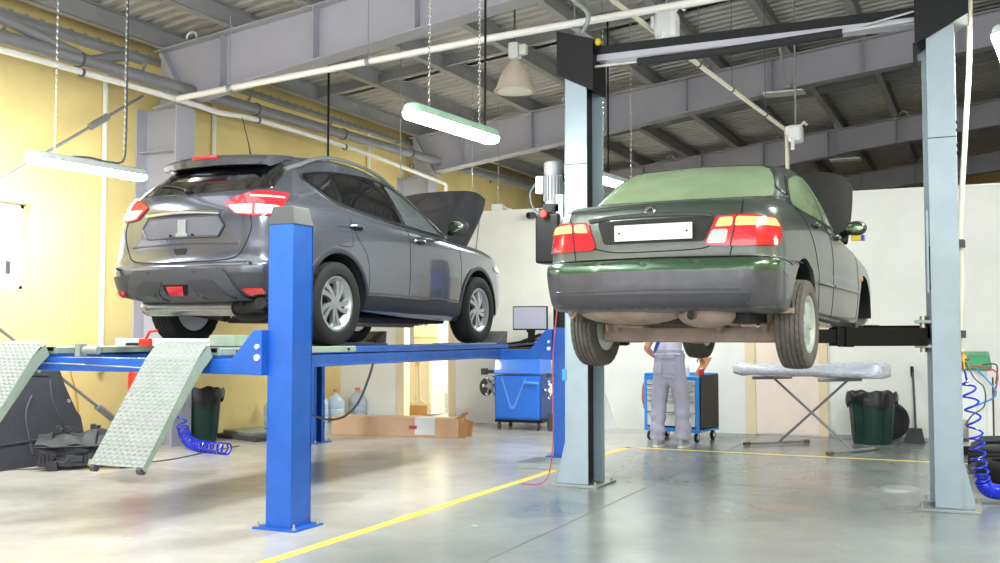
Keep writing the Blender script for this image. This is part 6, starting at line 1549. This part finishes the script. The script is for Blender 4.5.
def build_person():
    P = thing('person', 'person in pale grey workwear standing at the blue trolley, back turned, face hidden', 'person', (-3.42, 12.12, 0), math.radians(-6))
    # body (head, neck, arms, hands) in skin tone; the clothes are separate shells
    J = dict(pel=(0,0,.98,.13,.10), sp1=(0,.01,1.12,.125,.09), sp2=(0,.03,1.28,.14,.10), ch=(0,.05,1.40,.15,.105), nk0=(0,.07,1.50,.075,.07), nk1=(0,.09,1.56,.055,.055), hd0=(0,.11,1.63,.07,.08), hd1=(0,.12,1.71,.078,.095), hd2=(0,.12,1.77,.06,.07),
             shl=(-.17,.05,1.43,.065), ell=(-.29,-.03,1.16,.045), wrl=(-.225,.16,1.05,.030),
             shr=(.17,.05,1.43,.065), elr=(.29,.14,1.19,.045), wrr=(.245,.40,1.06,.030),
             hl=(-.09,0,.93,.085), kl=(-.145,.02,.50,.055), al=(-.155,-.02,.09,.038), hr=(.09,0,.93,.085), kr=(.135,.035,.50,.055), ar=(.142,.04,.09,.038))
    E_ = [('pel','sp1'),('sp1','sp2'),('sp2','ch'),('ch','nk0'),('nk0','nk1'),('nk1','hd0'),('hd0','hd1'),('hd1','hd2'),('ch','shl'),('shl','ell'),('ell','wrl'),('ch','shr'),('shr','elr'),('elr','wrr'),('pel','hl'),('hl','kl'),('kl','al'),('pel','hr'),('hr','kr'),('kr','ar')]
    # hands: palm + five fingers each, rooted at the wrist
    for s, wk in ((-1,'wrl'),(1,'wrr')):
        w0 = Vector(J[wk][:3]); el = Vector(J['ell' if s < 0 else 'elr'][:3]); d = (w0-el).normalized(); up = Vector((0,0,1)); sd = d.cross(up).normalized(); dn = sd.cross(d).normalized()
        n = 'l' if s < 0 else 'r'
        pm = w0+d*.05; J['pm'+n] = (*pm, .030, .018); E_.append((wk, 'pm'+n))
        for f, (off, ln) in enumerate(((-.030,.072),(-.010,.082),(.010,.078),(.029,.062))):
            a = w0+d*.095+sd*off*.95; b_ = a+d*ln*.5-dn*ln*.20; c = b_+d*ln*.28-dn*ln*.38
            for q, p, r in (('a',a,.0105),('b',b_,.0095),('c',c,.008)): J['f%s%d%s' % (n,f,q)] = (*p, r)
            E_ += [('pm'+n,'f%s%da' % (n,f)),('f%s%da' % (n,f),'f%s%db' % (n,f)),('f%s%db' % (n,f),'f%s%dc' % (n,f))]
        inner = -s if True else s
        a = w0+d*.04+sd*(-.036 if s > 0 else .036); b_ = a+d*.035+sd*(-.02 if s > 0 else .02)-dn*.015; c = b_+d*.03-dn*.012
        for q, p, r in (('a',a,.013),('b',b_,.011),('c',c,.009)): J['t%s%s' % (n,q)] = (*p, r)
        E_ += [('pm'+n,'t%sa' % n),('t%sa' % n,'t%sb' % n),('t%sb' % n,'t%sc' % n)]
    skin_mesh('body', J, E_, M['skin'], P)
    # face features on the hidden side, ears, hair
    f = MB(); f.ell((0,.222,1.675),(.016,.022,.024),12,8); f.build('nose', M['skin'], P, world=False)
    for s in (-1,1):
        MB().ell((s*.032,.200,1.70),(.014,.010,.009),12,8).build('eye', M['eye'], P, world=False)
        MB().ell((s*.080,.115,1.685),(.012,.022,.032),12,8).build('ear', M['skin'], P, world=False)
    MB().ell((0,.198,1.635),(.026,.008,.008),12,6).build('mouth', M['lip'], P, world=False)
    h = MB(); h.ell((0,.095,1.745),(.092,.108,.085),24,16); h.build('hair', M['hair'], P, world=False)
    # trousers: loose, with folds; built as one shell
    T = dict(w=(0,0,1.09,.170,.125), p=(0,-.005,.98,.188,.14), cr=(0,-.01,.91,.180,.135), hl=(-.10,-.01,.80,.118,.115), ml=(-.13,.005,.64,.104,.104), kl=(-.145,.015,.50,.098,.098), sl=(-.155,.0,.30,.094,.094), cl=(-.16,-.015,.13,.102,.10), al=(-.16,-.02,.055,.098,.10),
             hr=(.10,-.005,.80,.118,.115), mr=(.125,.02,.64,.102,.104), kr=(.135,.035,.50,.096,.098), sr=(.142,.035,.30,.092,.094), crr=(.146,.03,.13,.10,.10), ar=(.146,.03,.055,.096,.10))
    tr = skin_mesh('trousers', T, [('w','p'),('p','cr'),('cr','hl'),('hl','ml'),('ml','kl'),('kl','sl'),('sl','cl'),('cl','al'),('cr','hr'),('hr','mr'),('mr','kr'),('kr','sr'),('sr','crr'),('crr','ar')], M['trouser'], P, 2, 1)
    import mathutils
    for v in tr.data.vertices:
        z = v.co.z; nz = mathutils.noise.noise(Vector((v.co.x*9, v.co.y*9, z*13)))
        v.co += v.normal*(.016*nz*(1 if z < .9 else .3)+.010*math.sin(z*46+v.co.x*14)*(1 if z < .4 else .3))
    b = MB(); b.lathe([(.180,1.045),(.188,1.05),(.188,1.10),(.180,1.105)], c=(0,.0,0), seg=40, sx=1., sy=.76); wb = b.build('waistband', M['trouser'], P, world=False)
    for x in (-.10,0,.10): MB().box((x,-.143*(1-(x/.19)**2)**.5,1.08),(.016,.012,.06)).build('belt_loop', M['trouser'], wb, world=False)
    for s in (-1,1):
        b = MB(); b.box((s*.085,-.150,.93),(.10,.012,.12), rot=Matrix.Rotation(s*.25,4,'Z')); b.build('back_pocket', M['trouser'], P, world=False, bevel=.005)
    S = dict(z=(0,-.005,.99,.165,.12), a=(0,.0,1.08,.160,.115), b=(0,.015,1.18,.152,.110), c=(0,.035,1.32,.168,.120), d=(0,.055,1.43,.160,.115), n=(0,.07,1.51,.075,.07), sl=(-.175,.05,1.435,.082), ml=(-.225,.015,1.32,.074), el=(-.255,-.005,1.245,.070), sr=(.175,.05,1.435,.082), mr=(.225,.09,1.33,.074), er=(.255,.115,1.26,.070))
    skin_mesh('work_shirt', S, [('z','a'),('a','b'),('b','c'),('c','d'),('d','n'),('d','sl'),('sl','ml'),('ml','el'),('d','sr'),('sr','mr'),('mr','er')], M['shirt'], P, 2, 0)
    b = MB(); b.tube(smooth_path([(-.165,-.02,1.09),(-.14,-.085,1.16),(-.10,-.108,1.24),(-.06,-.11,1.34)], 6), [.022]*19, 8); b.build('blue_trim', M['shirt_blue'], P, world=False)
    for s, y in ((-1,-.02),(1,.03)):
        b = MB(); rows = []
        for i in range(11):
            u = i/10; y_ = y-.09+.29*u; wv = .046*(math.sin(PI*min(1,max(.0,u*.86+.12)))**.5); hv = .075*(1-.6*u)+.015
            rows.append([(s*.148+wv*math.cos(PI*k/8), y_, .018+hv*math.sin(PI*k/8)) for k in range(9)])
        b.grid(rows); b._m(rows[0], [tuple(range(9))]); b._m(rows[-1], [tuple(range(9))[::-1]])
        sh = b.build('shoe', M['shoe'], P, world=False, angle=70)
        so = MB(); so.prism([(s*.148+(.050*math.sin(PI*min(1,max(.02,k/10*.86+.12)))**.5)*g, y-.095+.30*k/10, .0) for g, rng in ((1, range(11)), (-1, range(10,-1,-1))) for k in rng], (0,0,.022)); so.build('sole', M['sole'], sh, world=False)
build_person()
